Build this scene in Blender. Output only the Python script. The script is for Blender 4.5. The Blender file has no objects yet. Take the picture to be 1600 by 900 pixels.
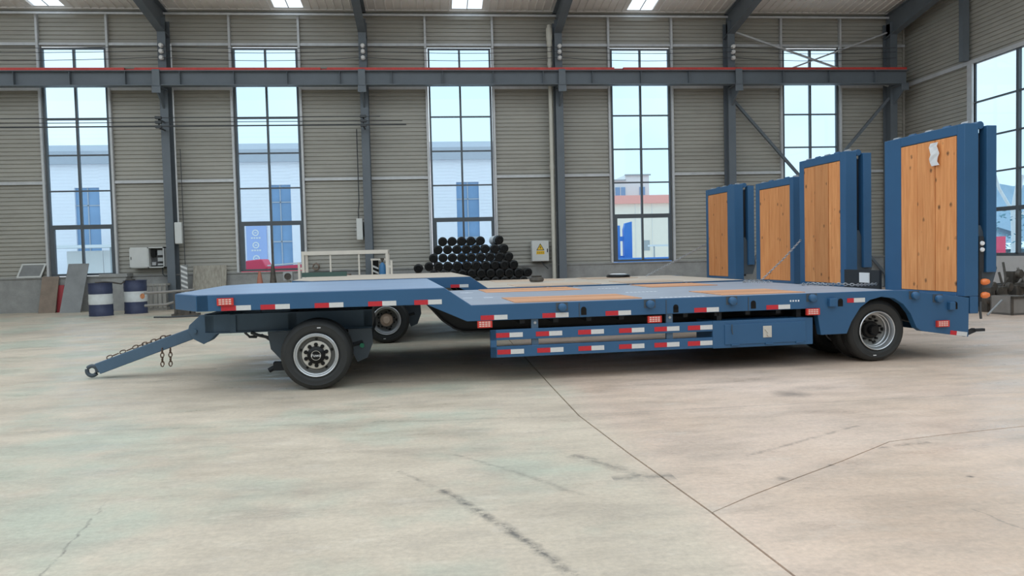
import bpy, math, random
from mathutils import Vector, Matrix
random.seed(7)
SC = bpy.context.scene
COL = SC.collection

# ------------------------------------------------------------------ camera
def look_basis(yaw, pitch, roll):
    cy, sy, cp, sp = math.cos(yaw), math.sin(yaw), math.cos(pitch), math.sin(pitch)
    F = Vector((sy*cp, cy*cp, sp)); R0 = Vector((cy, -sy, 0)); U0 = R0.cross(F)
    R = R0*math.cos(roll) + U0*math.sin(roll); U = -R0*math.sin(roll) + U0*math.cos(roll)
    return R, U, F
_R, _U, _F = look_basis(math.radians(5.68), math.radians(-2.44), math.radians(-1.42))
cam = bpy.data.cameras.new('camera'); cam.sensor_width = 36.0; cam.lens = 1200/1600*36.0
cam.clip_start = 0.05; cam.clip_end = 800
cam_o = bpy.data.objects.new('camera', cam); COL.objects.link(cam_o)
cam_o.matrix_world = Matrix(((_R.x, _U.x, -_F.x, 0), (_R.y, _U.y, -_F.y, 0), (_R.z, _U.z, -_F.z, 1.456), (0, 0, 0, 1)))
SC.camera = cam_o

# ------------------------------------------------------------------ sky, exposure
SC.view_settings.view_transform = 'Standard'; SC.view_settings.look = 'None'
SC.view_settings.gamma = 1.0; SC.view_settings.use_curve_mapping = False
SC.view_settings.exposure = 0.0
SKY = 1.6
world = bpy.data.worlds.new('sky'); SC.world = world; world.use_nodes = True
wt = world.node_tree; wt.nodes.clear()
wo = wt.nodes.new('ShaderNodeOutputWorld'); bg = wt.nodes.new('ShaderNodeBackground')
tc = wt.nodes.new('ShaderNodeTexCoord'); sx = wt.nodes.new('ShaderNodeSeparateXYZ')
rp = wt.nodes.new('ShaderNodeValToRGB')
rp.color_ramp.elements[0].position = 0.0; rp.color_ramp.elements[0].color = (0.80, 0.92, 1.0, 1)
rp.color_ramp.elements[1].position = 0.6; rp.color_ramp.elements[1].color = (0.72, 0.88, 1.0, 1)
nz = wt.nodes.new('ShaderNodeTexNoise'); nz.inputs['Scale'].default_value = 2.2; nz.inputs['Detail'].default_value = 4
cr_ = wt.nodes.new('ShaderNodeValToRGB'); cr_.color_ramp.elements[0].position = 0.45; cr_.color_ramp.elements[1].position = 0.7
mxw = wt.nodes.new('ShaderNodeMixRGB'); mxw.inputs[2].default_value = (1.0, 1.0, 1.0, 1)
wt.links.new(tc.outputs['Generated'], sx.inputs[0]); wt.links.new(sx.outputs['Z'], rp.inputs[0])
wt.links.new(tc.outputs['Generated'], nz.inputs['Vector']); wt.links.new(nz.outputs['Fac'], cr_.inputs[0])
wt.links.new(cr_.outputs[0], mxw.inputs[0]); wt.links.new(rp.outputs[0], mxw.inputs[1])
wt.links.new(mxw.outputs[0], bg.inputs['Color']); bg.inputs['Strength'].default_value = SKY
wt.links.new(bg.outputs[0], wo.inputs[0])

# ------------------------------------------------------------------ materials
def nodes_of(name):
    m = bpy.data.materials.new(name); m.use_nodes = True
    nt = m.node_tree
    return m, nt, nt.nodes['Principled BSDF']
def pm(name, col, rough=0.6, metal=0.0, var=0.0, scale=3.0, col2=None, bump=0.0, bscale=40.0, stretch=(1, 1, 1), spec=0.5, emit=None):
    m, nt, b = nodes_of(name)
    b.inputs['Roughness'].default_value = rough; b.inputs['Metallic'].default_value = metal
    b.inputs['Specular IOR Level'].default_value = spec
    b.inputs['Base Color'].default_value = (*col, 1)
    if var or col2:
        t = nt.nodes.new('ShaderNodeTexCoord'); mp = nt.nodes.new('ShaderNodeMapping'); mp.inputs['Scale'].default_value = stretch
        n = nt.nodes.new('ShaderNodeTexNoise'); n.inputs['Scale'].default_value = scale; n.inputs['Detail'].default_value = 6; n.inputs['Roughness'].default_value = 0.65
        r = nt.nodes.new('ShaderNodeValToRGB'); r.color_ramp.elements[0].position = 0.3; r.color_ramp.elements[1].position = 0.72
        c2 = col2 if col2 else tuple(min(1, c*(1+var)) for c in col)
        c1 = col if col2 else tuple(c*(1-var) for c in col)
        r.color_ramp.elements[0].color = (*c1, 1); r.color_ramp.elements[1].color = (*c2, 1)
        nt.links.new(t.outputs['Object'], mp.inputs[0]); nt.links.new(mp.outputs[0], n.inputs['Vector'])
        nt.links.new(n.outputs['Fac'], r.inputs[0]); nt.links.new(r.outputs[0], b.inputs['Base Color'])
    if bump:
        t = nt.nodes.new('ShaderNodeTexCoord'); n = nt.nodes.new('ShaderNodeTexNoise'); n.inputs['Scale'].default_value = bscale
        bu = nt.nodes.new('ShaderNodeBump'); bu.inputs['Strength'].default_value = bump; bu.inputs['Distance'].default_value = 0.01
        nt.links.new(t.outputs['Object'], n.inputs['Vector']); nt.links.new(n.outputs['Fac'], bu.inputs['Height']); nt.links.new(bu.outputs[0], b.inputs['Normal'])
    if emit:
        b.inputs['Emission Color'].default_value = (*emit[0], 1); b.inputs['Emission Strength'].default_value = emit[1]
    return m
def wood(name, c1, c2, knots=True, axis='Z', rough=0.6):
    m, nt, b = nodes_of(name); L = nt.links.new
    t = nt.nodes.new('ShaderNodeTexCoord'); mp = nt.nodes.new('ShaderNodeMapping')
    mp.inputs['Scale'].default_value = (9, 9, 0.7) if axis == 'Z' else (0.7, 9, 9)
    oi = nt.nodes.new('ShaderNodeObjectInfo'); ad = nt.nodes.new('ShaderNodeVectorMath'); ad.operation = 'ADD'
    sc = nt.nodes.new('ShaderNodeMath'); sc.operation = 'MULTIPLY'; sc.inputs[1].default_value = 37.0
    L(oi.outputs['Random'], sc.inputs[0]); L(t.outputs['Object'], ad.inputs[0]); L(sc.outputs[0], ad.inputs[1]); L(ad.outputs[0], mp.inputs[0])
    n = nt.nodes.new('ShaderNodeTexNoise'); n.inputs['Scale'].default_value = 2.5; n.inputs['Detail'].default_value = 7; n.inputs['Roughness'].default_value = 0.6
    r = nt.nodes.new('ShaderNodeValToRGB'); r.color_ramp.elements[0].position = 0.3; r.color_ramp.elements[1].position = 0.7
    r.color_ramp.elements[0].color = (*c1, 1); r.color_ramp.elements[1].color = (*c2, 1)
    L(mp.outputs[0], n.inputs['Vector']); L(n.outputs['Fac'], r.inputs[0])
    hs = nt.nodes.new('ShaderNodeHueSaturation'); mr = nt.nodes.new('ShaderNodeMapRange'); mr.inputs[3].default_value = 0.80; mr.inputs[4].default_value = 1.16
    L(oi.outputs['Random'], mr.inputs[0]); L(mr.outputs[0], hs.inputs['Value']); L(r.outputs[0], hs.inputs['Color'])
    out = hs.outputs[0]
    if knots:
        mp2 = nt.nodes.new('ShaderNodeMapping'); mp2.inputs['Scale'].default_value = (1, 6.5, 5.0) if axis == 'Z' else (4.2, 5.5, 1)
        v = nt.nodes.new('ShaderNodeTexVoronoi'); v.inputs['Scale'].default_value = 1.0; v.inputs['Randomness'].default_value = 1.0
        L(ad.outputs[0], mp2.inputs[0])
        n3 = nt.nodes.new('ShaderNodeTexNoise'); n3.inputs['Scale'].default_value = 9.0
        mxv = nt.nodes.new('ShaderNodeMixRGB'); mxv.inputs[0].default_value = 0.12
        L(mp2.outputs[0], mxv.inputs[1]); L(mp2.outputs[0], n3.inputs['Vector']); L(n3.outputs['Color'], mxv.inputs[2]); L(mxv.outputs[0], v.inputs['Vector'])
        r2 = nt.nodes.new('ShaderNodeValToRGB'); r2.color_ramp.elements[0].position = 0.06; r2.color_ramp.elements[1].position = 0.18
        r2.color_ramp.elements[0].color = (1, 1, 1, 1); r2.color_ramp.elements[1].color = (0, 0, 0, 1)
        L(v.outputs['Distance'], r2.inputs[0])
        mx = nt.nodes.new('ShaderNodeMixRGB'); mx.inputs[2].default_value = (0.07, 0.028, 0.012, 1)
        mu = nt.nodes.new('ShaderNodeMath'); mu.operation = 'MULTIPLY'; mu.inputs[1].default_value = 0.85
        L(r2.outputs[0], mu.inputs[0]); L(mu.outputs[0], mx.inputs[0]); L(out, mx.inputs[1]); out = mx.outputs[0]
    L(out, b.inputs['Base Color']); b.inputs['Roughness'].default_value = rough
    return m
def checker(name, col, rough=0.45):
    m, nt, b = nodes_of(name); L = nt.links.new
    b.inputs['Roughness'].default_value = rough
    t = nt.nodes.new('ShaderNodeTexCoord')
    n = nt.nodes.new('ShaderNodeTexNoise'); n.inputs['Scale'].default_value = 2.0; n.inputs['Detail'].default_value = 5
    r = nt.nodes.new('ShaderNodeValToRGB'); r.color_ramp.elements[0].color = (*[c*0.85 for c in col], 1); r.color_ramp.elements[1].color = (*[c*1.15 for c in col], 1)
    L(t.outputs['Object'], n.inputs['Vector']); L(n.outputs['Fac'], r.inputs[0]); L(r.outputs[0], b.inputs['Base Color'])
    w = nt.nodes.new('ShaderNodeTexVoronoi'); w.inputs['Scale'].default_value = 22; w.inputs['Randomness'].default_value = 0.0
    bu = nt.nodes.new('ShaderNodeBump'); bu.inputs['Strength'].default_value = 0.35; bu.inputs['Distance'].default_value = 0.004
    L(t.outputs['Object'], w.inputs['Vector']); L(w.outputs['Distance'], bu.inputs['Height']); L(bu.outputs[0], b.inputs['Normal'])
    return m
def glass(name, tint, refl=0.05):
    m = bpy.data.materials.new(name); m.use_nodes = True; nt = m.node_tree; nt.nodes.clear(); L = nt.links.new
    o = nt.nodes.new('ShaderNodeOutputMaterial'); mx = nt.nodes.new('ShaderNodeMixShader'); tr = nt.nodes.new('ShaderNodeBsdfTransparent'); gl = nt.nodes.new('ShaderNodeBsdfGlossy')
    tr.inputs[0].default_value = (*tint, 1); gl.inputs['Roughness'].default_value = 0.02
    fr = nt.nodes.new('ShaderNodeFresnel'); fr.inputs['IOR'].default_value = 1.45
    ge = nt.nodes.new('ShaderNodeNewGeometry'); iv = nt.nodes.new('ShaderNodeMath'); iv.operation = 'SUBTRACT'; iv.inputs[0].default_value = 1.0
    mu = nt.nodes.new('ShaderNodeMath'); mu.operation = 'MULTIPLY'; L(ge.outputs['Backfacing'], iv.inputs[1]); L(iv.outputs[0], mu.inputs[0]); L(fr.outputs[0], mu.inputs[1])
    L(mu.outputs[0], mx.inputs[0]); L(tr.outputs[0], mx.inputs[1]); L(gl.outputs[0], mx.inputs[2]); L(mx.outputs[0], o.inputs[0])
    return m
def skylight_mat():
    m = bpy.data.materials.new('skylight_sheet'); m.use_nodes = True; nt = m.node_tree; nt.nodes.clear(); L = nt.links.new
    o = nt.nodes.new('ShaderNodeOutputMaterial'); mx = nt.nodes.new('ShaderNodeMixShader'); tr = nt.nodes.new('ShaderNodeBsdfTransparent'); tl = nt.nodes.new('ShaderNodeBsdfTranslucent')
    tr.inputs[0].default_value = (0.95, 0.97, 1, 1); tl.inputs[0].default_value = (0.95, 0.96, 0.97, 1); mx.inputs[0].default_value = 0.35
    L(tr.outputs[0], mx.inputs[1]); L(tl.outputs[0], mx.inputs[2]); L(mx.outputs[0], o.inputs[0])
    return m

def floor_mat():
    m, nt, b = nodes_of('floor_concrete'); L = nt.links.new
    g = nt.nodes.new('ShaderNodeNewGeometry')
    def noise(s, d=6, ro=0.6, stretch=None):
        n = nt.nodes.new('ShaderNodeTexNoise'); n.inputs['Scale'].default_value = s; n.inputs['Detail'].default_value = d; n.inputs['Roughness'].default_value = ro
        if stretch:
            mp = nt.nodes.new('ShaderNodeMapping'); mp.inputs['Scale'].default_value = stretch; L(g.outputs['Position'], mp.inputs[0]); L(mp.outputs[0], n.inputs['Vector'])
        else: L(g.outputs['Position'], n.inputs['Vector'])
        return n.outputs['Fac']
    def ramp(src, p0, p1, c0, c1):
        r = nt.nodes.new('ShaderNodeValToRGB'); r.color_ramp.elements[0].position = p0; r.color_ramp.elements[1].position = p1
        r.color_ramp.elements[0].color = (*c0, 1); r.color_ramp.elements[1].color = (*c1, 1); L(src, r.inputs[0]); return r.outputs[0]
    def mix(f, a, bb, mode='MIX'):
        x = nt.nodes.new('ShaderNodeMixRGB'); x.blend_type = mode
        for i, s in ((0, f), (1, a), (2, bb)):
            if hasattr(s, 'links') or hasattr(s, 'is_linked'): L(s, x.inputs[i])
            elif isinstance(s, tuple): x.inputs[i].default_value = (*s, 1)
            else: x.inputs[i].default_value = s
        return x.outputs[0]
    def math_(op, a, bb=None, cl=False):
        x = nt.nodes.new('ShaderNodeMath'); x.operation = op; x.use_clamp = cl
        for i, s in ((0, a), (1, bb)):
            if s is None: continue
            if hasattr(s, 'is_linked'): L(s, x.inputs[i])
            else: x.inputs[i].default_value = s
        return x.outputs[0]
    base = ramp(noise(0.9), 0.3, 0.7, (0.52, 0.440, 0.365), (0.66, 0.565, 0.475))
    sp = nt.nodes.new('ShaderNodeSeparateXYZ'); L(g.outputs['Position'], sp.inputs[0])
    # greenish (left) and pinkish (right) lens tints painted into the slab colour
    side = nt.nodes.new('ShaderNodeMapRange'); side.inputs[1].default_value = 1.25; side.inputs[2].default_value = 1.60; L(sp.outputs['X'], side.inputs[0])
    base = mix(1.0, base, mix(side.outputs[0], (1.09, 1.055, 0.97), (1.19, 1.045, 0.955)), 'MULTIPLY')
    gp = ramp(noise(0.55, 4), 0.48, 0.62, (0, 0, 0), (1, 1, 1))
    left = nt.nodes.new('ShaderNodeMapRange'); left.inputs[1].default_value = 1.6; left.inputs[2].default_value = 1.2; L(sp.outputs['X'], left.inputs[0])
    gpm = math_('MULTIPLY', math_('MULTIPLY', gp, left.outputs[0]), 0.9)
    base = mix(gpm, base, (0.535, 0.53, 0.415))
    rt = nt.nodes.new('ShaderNodeMapRange'); rt.inputs[1].default_value = 1.2; rt.inputs[2].default_value = 1.6; L(sp.outputs['X'], rt.inputs[0])
    pk = math_('MULTIPLY', math_('MULTIPLY', ramp(noise(0.4, 3), 0.40, 0.65, (0, 0, 0), (1, 1, 1)), rt.outputs[0]), 0.8)
    base = mix(pk, base, (0.78, 0.60, 0.49))
    # scuffs drawn out along X
    sc = math_('MULTIPLY', ramp(noise(1.6, 8, 0.72, (0.8, 1.7, 1)), 0.46, 0.70, (0, 0, 0), (1, 1, 1)), 0.45)
    base = mix(sc, base, (0.36, 0.30, 0.245))
    lt = math_('MULTIPLY', ramp(noise(1.9, 8, 0.75, (0.8, 1.8, 1)), 0.56, 0.75, (0, 0, 0), (1, 1, 1)), 0.4)
    base = mix(lt, base, (0.84, 0.74, 0.63))
    fine = ramp(noise(28, 4, 0.7), 0.3, 0.75, (0.84, 0.84, 0.84), (1.08, 1.08, 1.08))
    base = mix(1.0, base, fine, 'MULTIPLY')
    # tyre scrapes and cracks: distance to a segment, ragged by noise
    wob = noise(6.0, 5, 0.7)
    brk = ramp(noise(9.0, 6, 0.75), 0.40, 0.58, (0, 0, 0), (1, 1, 1))
    def seg(p, q, wd, amt, col, ragged=True):
        nonlocal base
        dx, dy = q[0]-p[0], q[1]-p[1]; ln = math.hypot(dx, dy); ux, uy = dx/ln, dy/ln
        ax = math_('SUBTRACT', sp.outputs['X'], p[0]); ay = math_('SUBTRACT', sp.outputs['Y'], p[1])
        u = math_('ADD', math_('MULTIPLY', ax, ux), math_('MULTIPLY', ay, uy))
        v = math_('ADD', math_('MULTIPLY', ax, -uy), math_('MULTIPLY', ay, ux))
        v = math_('ADD', v, math_('MULTIPLY', math_('SUBTRACT', wob, 0.5), 0.10))
        e = math_('ABSOLUTE', math_('SUBTRACT', u, ln/2)); inside = math_('LESS_THAN', e, ln/2)
        dm = math_('SUBTRACT', 1.0, math_('DIVIDE', math_('ABSOLUTE', v), wd), True)
        f = math_('MULTIPLY', math_('MULTIPLY', dm, inside), amt)
        if ragged: f = math_('MULTIPLY', f, brk)
        base = mix(f, base, col)
    dk = (0.16, 0.14, 0.12)
    for p, q, w_, a in (((-0.3, 5.25), (0.0, 4.78), .03, .5), ((0.0, 4.78), (0.36, 3.98), .055, 1.0), ((0.36, 3.98), (0.62, 3.3), .05, 1.0), ((0.62, 3.3), (0.8, 2.6), .05, .8),
                        ((0.1, 5.62), (0.48, 5.12), .03, .5), ((0.48, 5.12), (0.85, 4.5), .04, .5),
                        ((0.95, 5.45), (1.30, 4.85), .09, .7), ((1.1, 4.80), (1.5, 4.80), .10, .6), ((-2.06, 4.96), (-1.92, 4.0), .012, .7), ((-1.92, 4.0), (-1.85, 3.2), .012, .6),
                        ((-3.5, 7.1), (1.2, 6.75), .05, .25), ((2.1, 5.15), (3.4, 5.9), .03, .5), ((3.1, 5.2), (3.6, 5.3), .05, .6), ((4.0, 4.7), (6.0, 5.3), .04, .5), ((3.0, 3.1), (2.9, 3.9), .012, .5)):
        seg(p, q, w_, a, dk)
    seg((1.35, 6.80), (9.0, 7.0), .015, .45, (0.25, 0.22, 0.2), False)
    seg((-9.0, 6.70), (1.3, 6.72), .012, .25, (0.25, 0.22, 0.2), False)
    # dark oil spots
    for (cx, cy, r_, a) in ((3.51, 7.34, .22, .6), (2.15, 4.62, .06, .7), (3.3, 4.45, .03, .9), (2.6, 4.85, .03, .6), (-9.0, 18.0, 1.2, .35), (4.55, 3.75, .03, .9)):
        d = nt.nodes.new('ShaderNodeVectorMath'); d.operation = 'DISTANCE'; L(g.outputs['Position'], d.inputs[0]); d.inputs[1].default_value = (cx, cy, 0)
        dd = math_('ADD', d.outputs['Value'], math_('MULTIPLY', math_('SUBTRACT', wob, 0.5), r_*1.2))
        base = mix(math_('MULTIPLY', math_('SUBTRACT', 1.0, math_('DIVIDE', dd, r_), True), a), base, (0.12, 0.10, 0.09))
    L(base, b.inputs['Base Color'])
    ro = ramp(noise(1.3, 6, 0.7, (0.6, 2, 1)), 0.35, 0.7, (0.26, 0.26, 0.26), (0.72, 0.72, 0.72)); L(ro, b.inputs['Roughness'])
    b.inputs['Specular IOR Level'].default_value = 0.35
    bu = nt.nodes.new('ShaderNodeBump'); bu.inputs['Strength'].default_value = 0.25; bu.inputs['Distance'].default_value = 0.012
    L(noise(14, 8, 0.7, (0.7, 2, 1)), bu.inputs['Height']); L(bu.outputs[0], b.inputs['Normal'])
    return m

M = {}
M['floor'] = floor_mat()
M['joint'] = pm('floor_joint', (0.20, 0.155, 0.125), 0.95, var=0.3)
M['clad'] = pm('cladding', (0.385, 0.368, 0.325), 0.5, 0.0, var=0.10, scale=1.2, stretch=(0.4, 1, 2))
M['sill'] = pm('sill_wall', (0.30, 0.30, 0.29), 0.9, var=0.22, scale=2.5, bump=0.2, bscale=20)
M['galv'] = pm('galvanised', (0.55, 0.56, 0.57), 0.45, 0.15, var=0.10, scale=4)
M['col'] = pm('steel_grey_paint', (0.125, 0.145, 0.165), 0.5, var=0.08, scale=2)
M['colface'] = M['col']
M['roofw'] = pm('roof_sheet', (0.88, 0.83, 0.79), 0.5, var=0.05, scale=1.5)
M['sky_sheet'] = skylight_mat()
M['winframe'] = pm('window_frame', (0.085, 0.10, 0.115), 0.45, var=0.08)
M['glass'] = glass('window_glass', (0.77, 0.865, 0.92))
M['rail_red'] = pm('red_rail', (0.52, 0.045, 0.035), 0.5, var=0.2, scale=6)
M['blue'] = pm('trailer_blue', (0.028, 0.105, 0.222), 0.42, var=0.06, scale=1.5, bump=0.03, bscale=60)
M['bluedark'] = pm('chassis_blue', (0.060, 0.080, 0.100), 0.5, var=0.1)
M['bar_blue'] = pm('drawbar_blue', (0.075, 0.135, 0.205), 0.45, var=0.08)
M['plate'] = checker('checker_plate', (0.27, 0.36, 0.50), 0.42)  # paler than the trailer blue: grazing sky reflection put into the colour
M['plate_deck'] = checker('deck_plate', (0.31, 0.335, 0.39), 0.5)  # main deck: grazing reflection likewise lightens the base colour
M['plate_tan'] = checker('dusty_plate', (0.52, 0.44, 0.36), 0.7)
M['plankr'] = wood('ramp_plank', (0.62, 0.225, 0.068), (0.80, 0.355, 0.130), True, 'Z')
M['plankd'] = wood('deck_plank', (0.56, 0.25, 0.12), (0.68, 0.36, 0.20), False, 'X', 0.7)
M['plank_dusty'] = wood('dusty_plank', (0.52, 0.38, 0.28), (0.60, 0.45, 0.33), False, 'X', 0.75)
M['black'] = pm('black_paint', (0.006, 0.0065, 0.007), 0.30, spec=0.25)
M['under'] = pm('underframe', (0.018, 0.021, 0.025), 0.6)
M['rubber'] = pm('tyre_rubber', (0.022, 0.023, 0.023), 0.62, var=0.15, scale=8, bump=0.1, bscale=80)
M['steel'] = pm('rim_silver', (0.62, 0.64, 0.66), 0.28, 0.75)
M['rimdark'] = pm('rim_dish', (0.20, 0.20, 0.19), 0.5, 0.3)
M['hubring'] = pm('hub_ring', (0.56, 0.53, 0.47), 0.5)
M['primer'] = pm('hub_primer', (0.50, 0.37, 0.28), 0.7)
M['white'] = pm('white_paint', (0.78, 0.78, 0.78), 0.5)
M['tapew'] = pm('tape_white', (0.66, 0.66, 0.65), 0.4, var=0.05, scale=60)
M['tapered'] = pm('tape_red', (0.55, 0.022, 0.035), 0.4, var=0.08, scale=60)
M['lampred'] = pm('marker_red', (0.62, 0.045, 0.035), 0.3)
M['lamppale'] = pm('marker_print', (0.80, 0.55, 0.48), 0.4)
M['orange'] = pm('lamp_orange', (0.85, 0.22, 0.06), 0.25)
M['rust'] = pm('chain_rust', (0.16, 0.105, 0.075), 0.7, 0.3, var=0.3, scale=20)
M['chain'] = pm('chain_steel', (0.42, 0.44, 0.46), 0.4, 0.5)
M['green'] = pm('valve_green', (0.02, 0.22, 0.12), 0.5)
M['navy'] = pm('barrel_navy', (0.035, 0.045, 0.095), 0.5, var=0.2, scale=5)
M['barrelw'] = pm('barrel_white', (0.62, 0.64, 0.63), 0.55, var=0.08, scale=6)
M['rustpatch'] = pm('rust_patch', (0.62, 0.26, 0.12), 0.8, var=0.4, scale=20)
M['boxwhite'] = pm('box_white', (0.62, 0.63, 0.61), 0.45, var=0.04)
M['boxgrey'] = pm('box_grey', (0.40, 0.41, 0.41), 0.5, var=0.05)
M['endwall'] = pm('end_wall_base', (0.58, 0.56, 0.55), 0.8, var=0.08, scale=1.5)
M['yellow'] = pm('warning_yellow', (0.80, 0.50, 0.03), 0.5)
M['pvc'] = pm('pvc_beige', (0.58, 0.56, 0.49), 0.5, var=0.05)
M['cable'] = pm('cable', (0.05, 0.055, 0.06), 0.6)
M['porcelain'] = pm('porcelain', (0.70, 0.68, 0.66), 0.3)
M['rackw'] = pm('rack_white', (0.66, 0.61, 0.54), 0.5, var=0.06)
M['cylblue'] = pm('gas_blue', (0.05, 0.19, 0.40), 0.45, var=0.1)
M['sheetgrey'] = pm('sheet_grey', (0.235, 0.24, 0.24), 0.55, var=0.15, scale=2)
M['brown'] = pm('board_brown', (0.24, 0.185, 0.145), 0.8, var=0.15, scale=4)
M['redp'] = pm('red_panel', (0.42, 0.05, 0.06), 0.55)
M['ply'] = wood('old_plywood', (0.25, 0.225, 0.185), (0.42, 0.39, 0.33), False, 'Z', 0.85)
M['oldwood'] = wood('crate_wood', (0.27, 0.26, 0.24), (0.40, 0.385, 0.35), False, 'Z', 0.85)
M['cone'] = pm('cone_orange', (0.40, 0.16, 0.11), 0.7)
M['iron'] = pm('scrap_iron', (0.045, 0.042, 0.038), 0.6, 0.3, col2=(0.13, 0.11, 0.09), scale=6)
M['bin'] = pm('bin_grey', (0.26, 0.24, 0.22), 0.8, var=0.15)
M['lilac'] = pm('facade_lilac', (0.95, 0.92, 0.95), 0.6, var=0.02)
M['fascia'] = pm('facade_band', (0.47, 0.49, 0.54), 0.6, var=0.03)
M['blueglass'] = pm('far_blue_glass', (0.24, 0.38, 0.58), 0.15, var=0.15, scale=0.4)
M['beige'] = pm('facade_beige', (0.92, 0.80, 0.66), 0.7, var=0.03)
M['pink'] = pm('facade_pink', (0.92, 0.40, 0.33), 0.7)
M['offw'] = pm('facade_offwhite', (0.82, 0.79, 0.76), 0.7)
M['machblue'] = pm('machine_blue', (0.09, 0.30, 0.78), 0.4)
M['redcover'] = pm('red_cover', (0.85, 0.07, 0.14), 0.6)
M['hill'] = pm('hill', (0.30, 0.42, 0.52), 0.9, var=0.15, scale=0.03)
M['leaf'] = pm('leaf', (0.12, 0.28, 0.34), 0.7, var=0.4, scale=2)
M['yard'] = pm('yard_concrete', (0.86, 0.85, 0.84), 0.9, var=0.08, scale=0.3)
M['signblue'] = pm('sign_blue', (0.40, 0.50, 0.80), 0.5)
M['insidedark'] = pm('cabinet_inside', (0.10, 0.10, 0.10), 0.8, var=0.4, scale=8)
M['greenbar'] = pm('green_slab', (0.05, 0.10, 0.085), 0.6)
M['stencil'] = pm('stencil_white', (0.8, 0.82, 0.85), 0.6)

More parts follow.
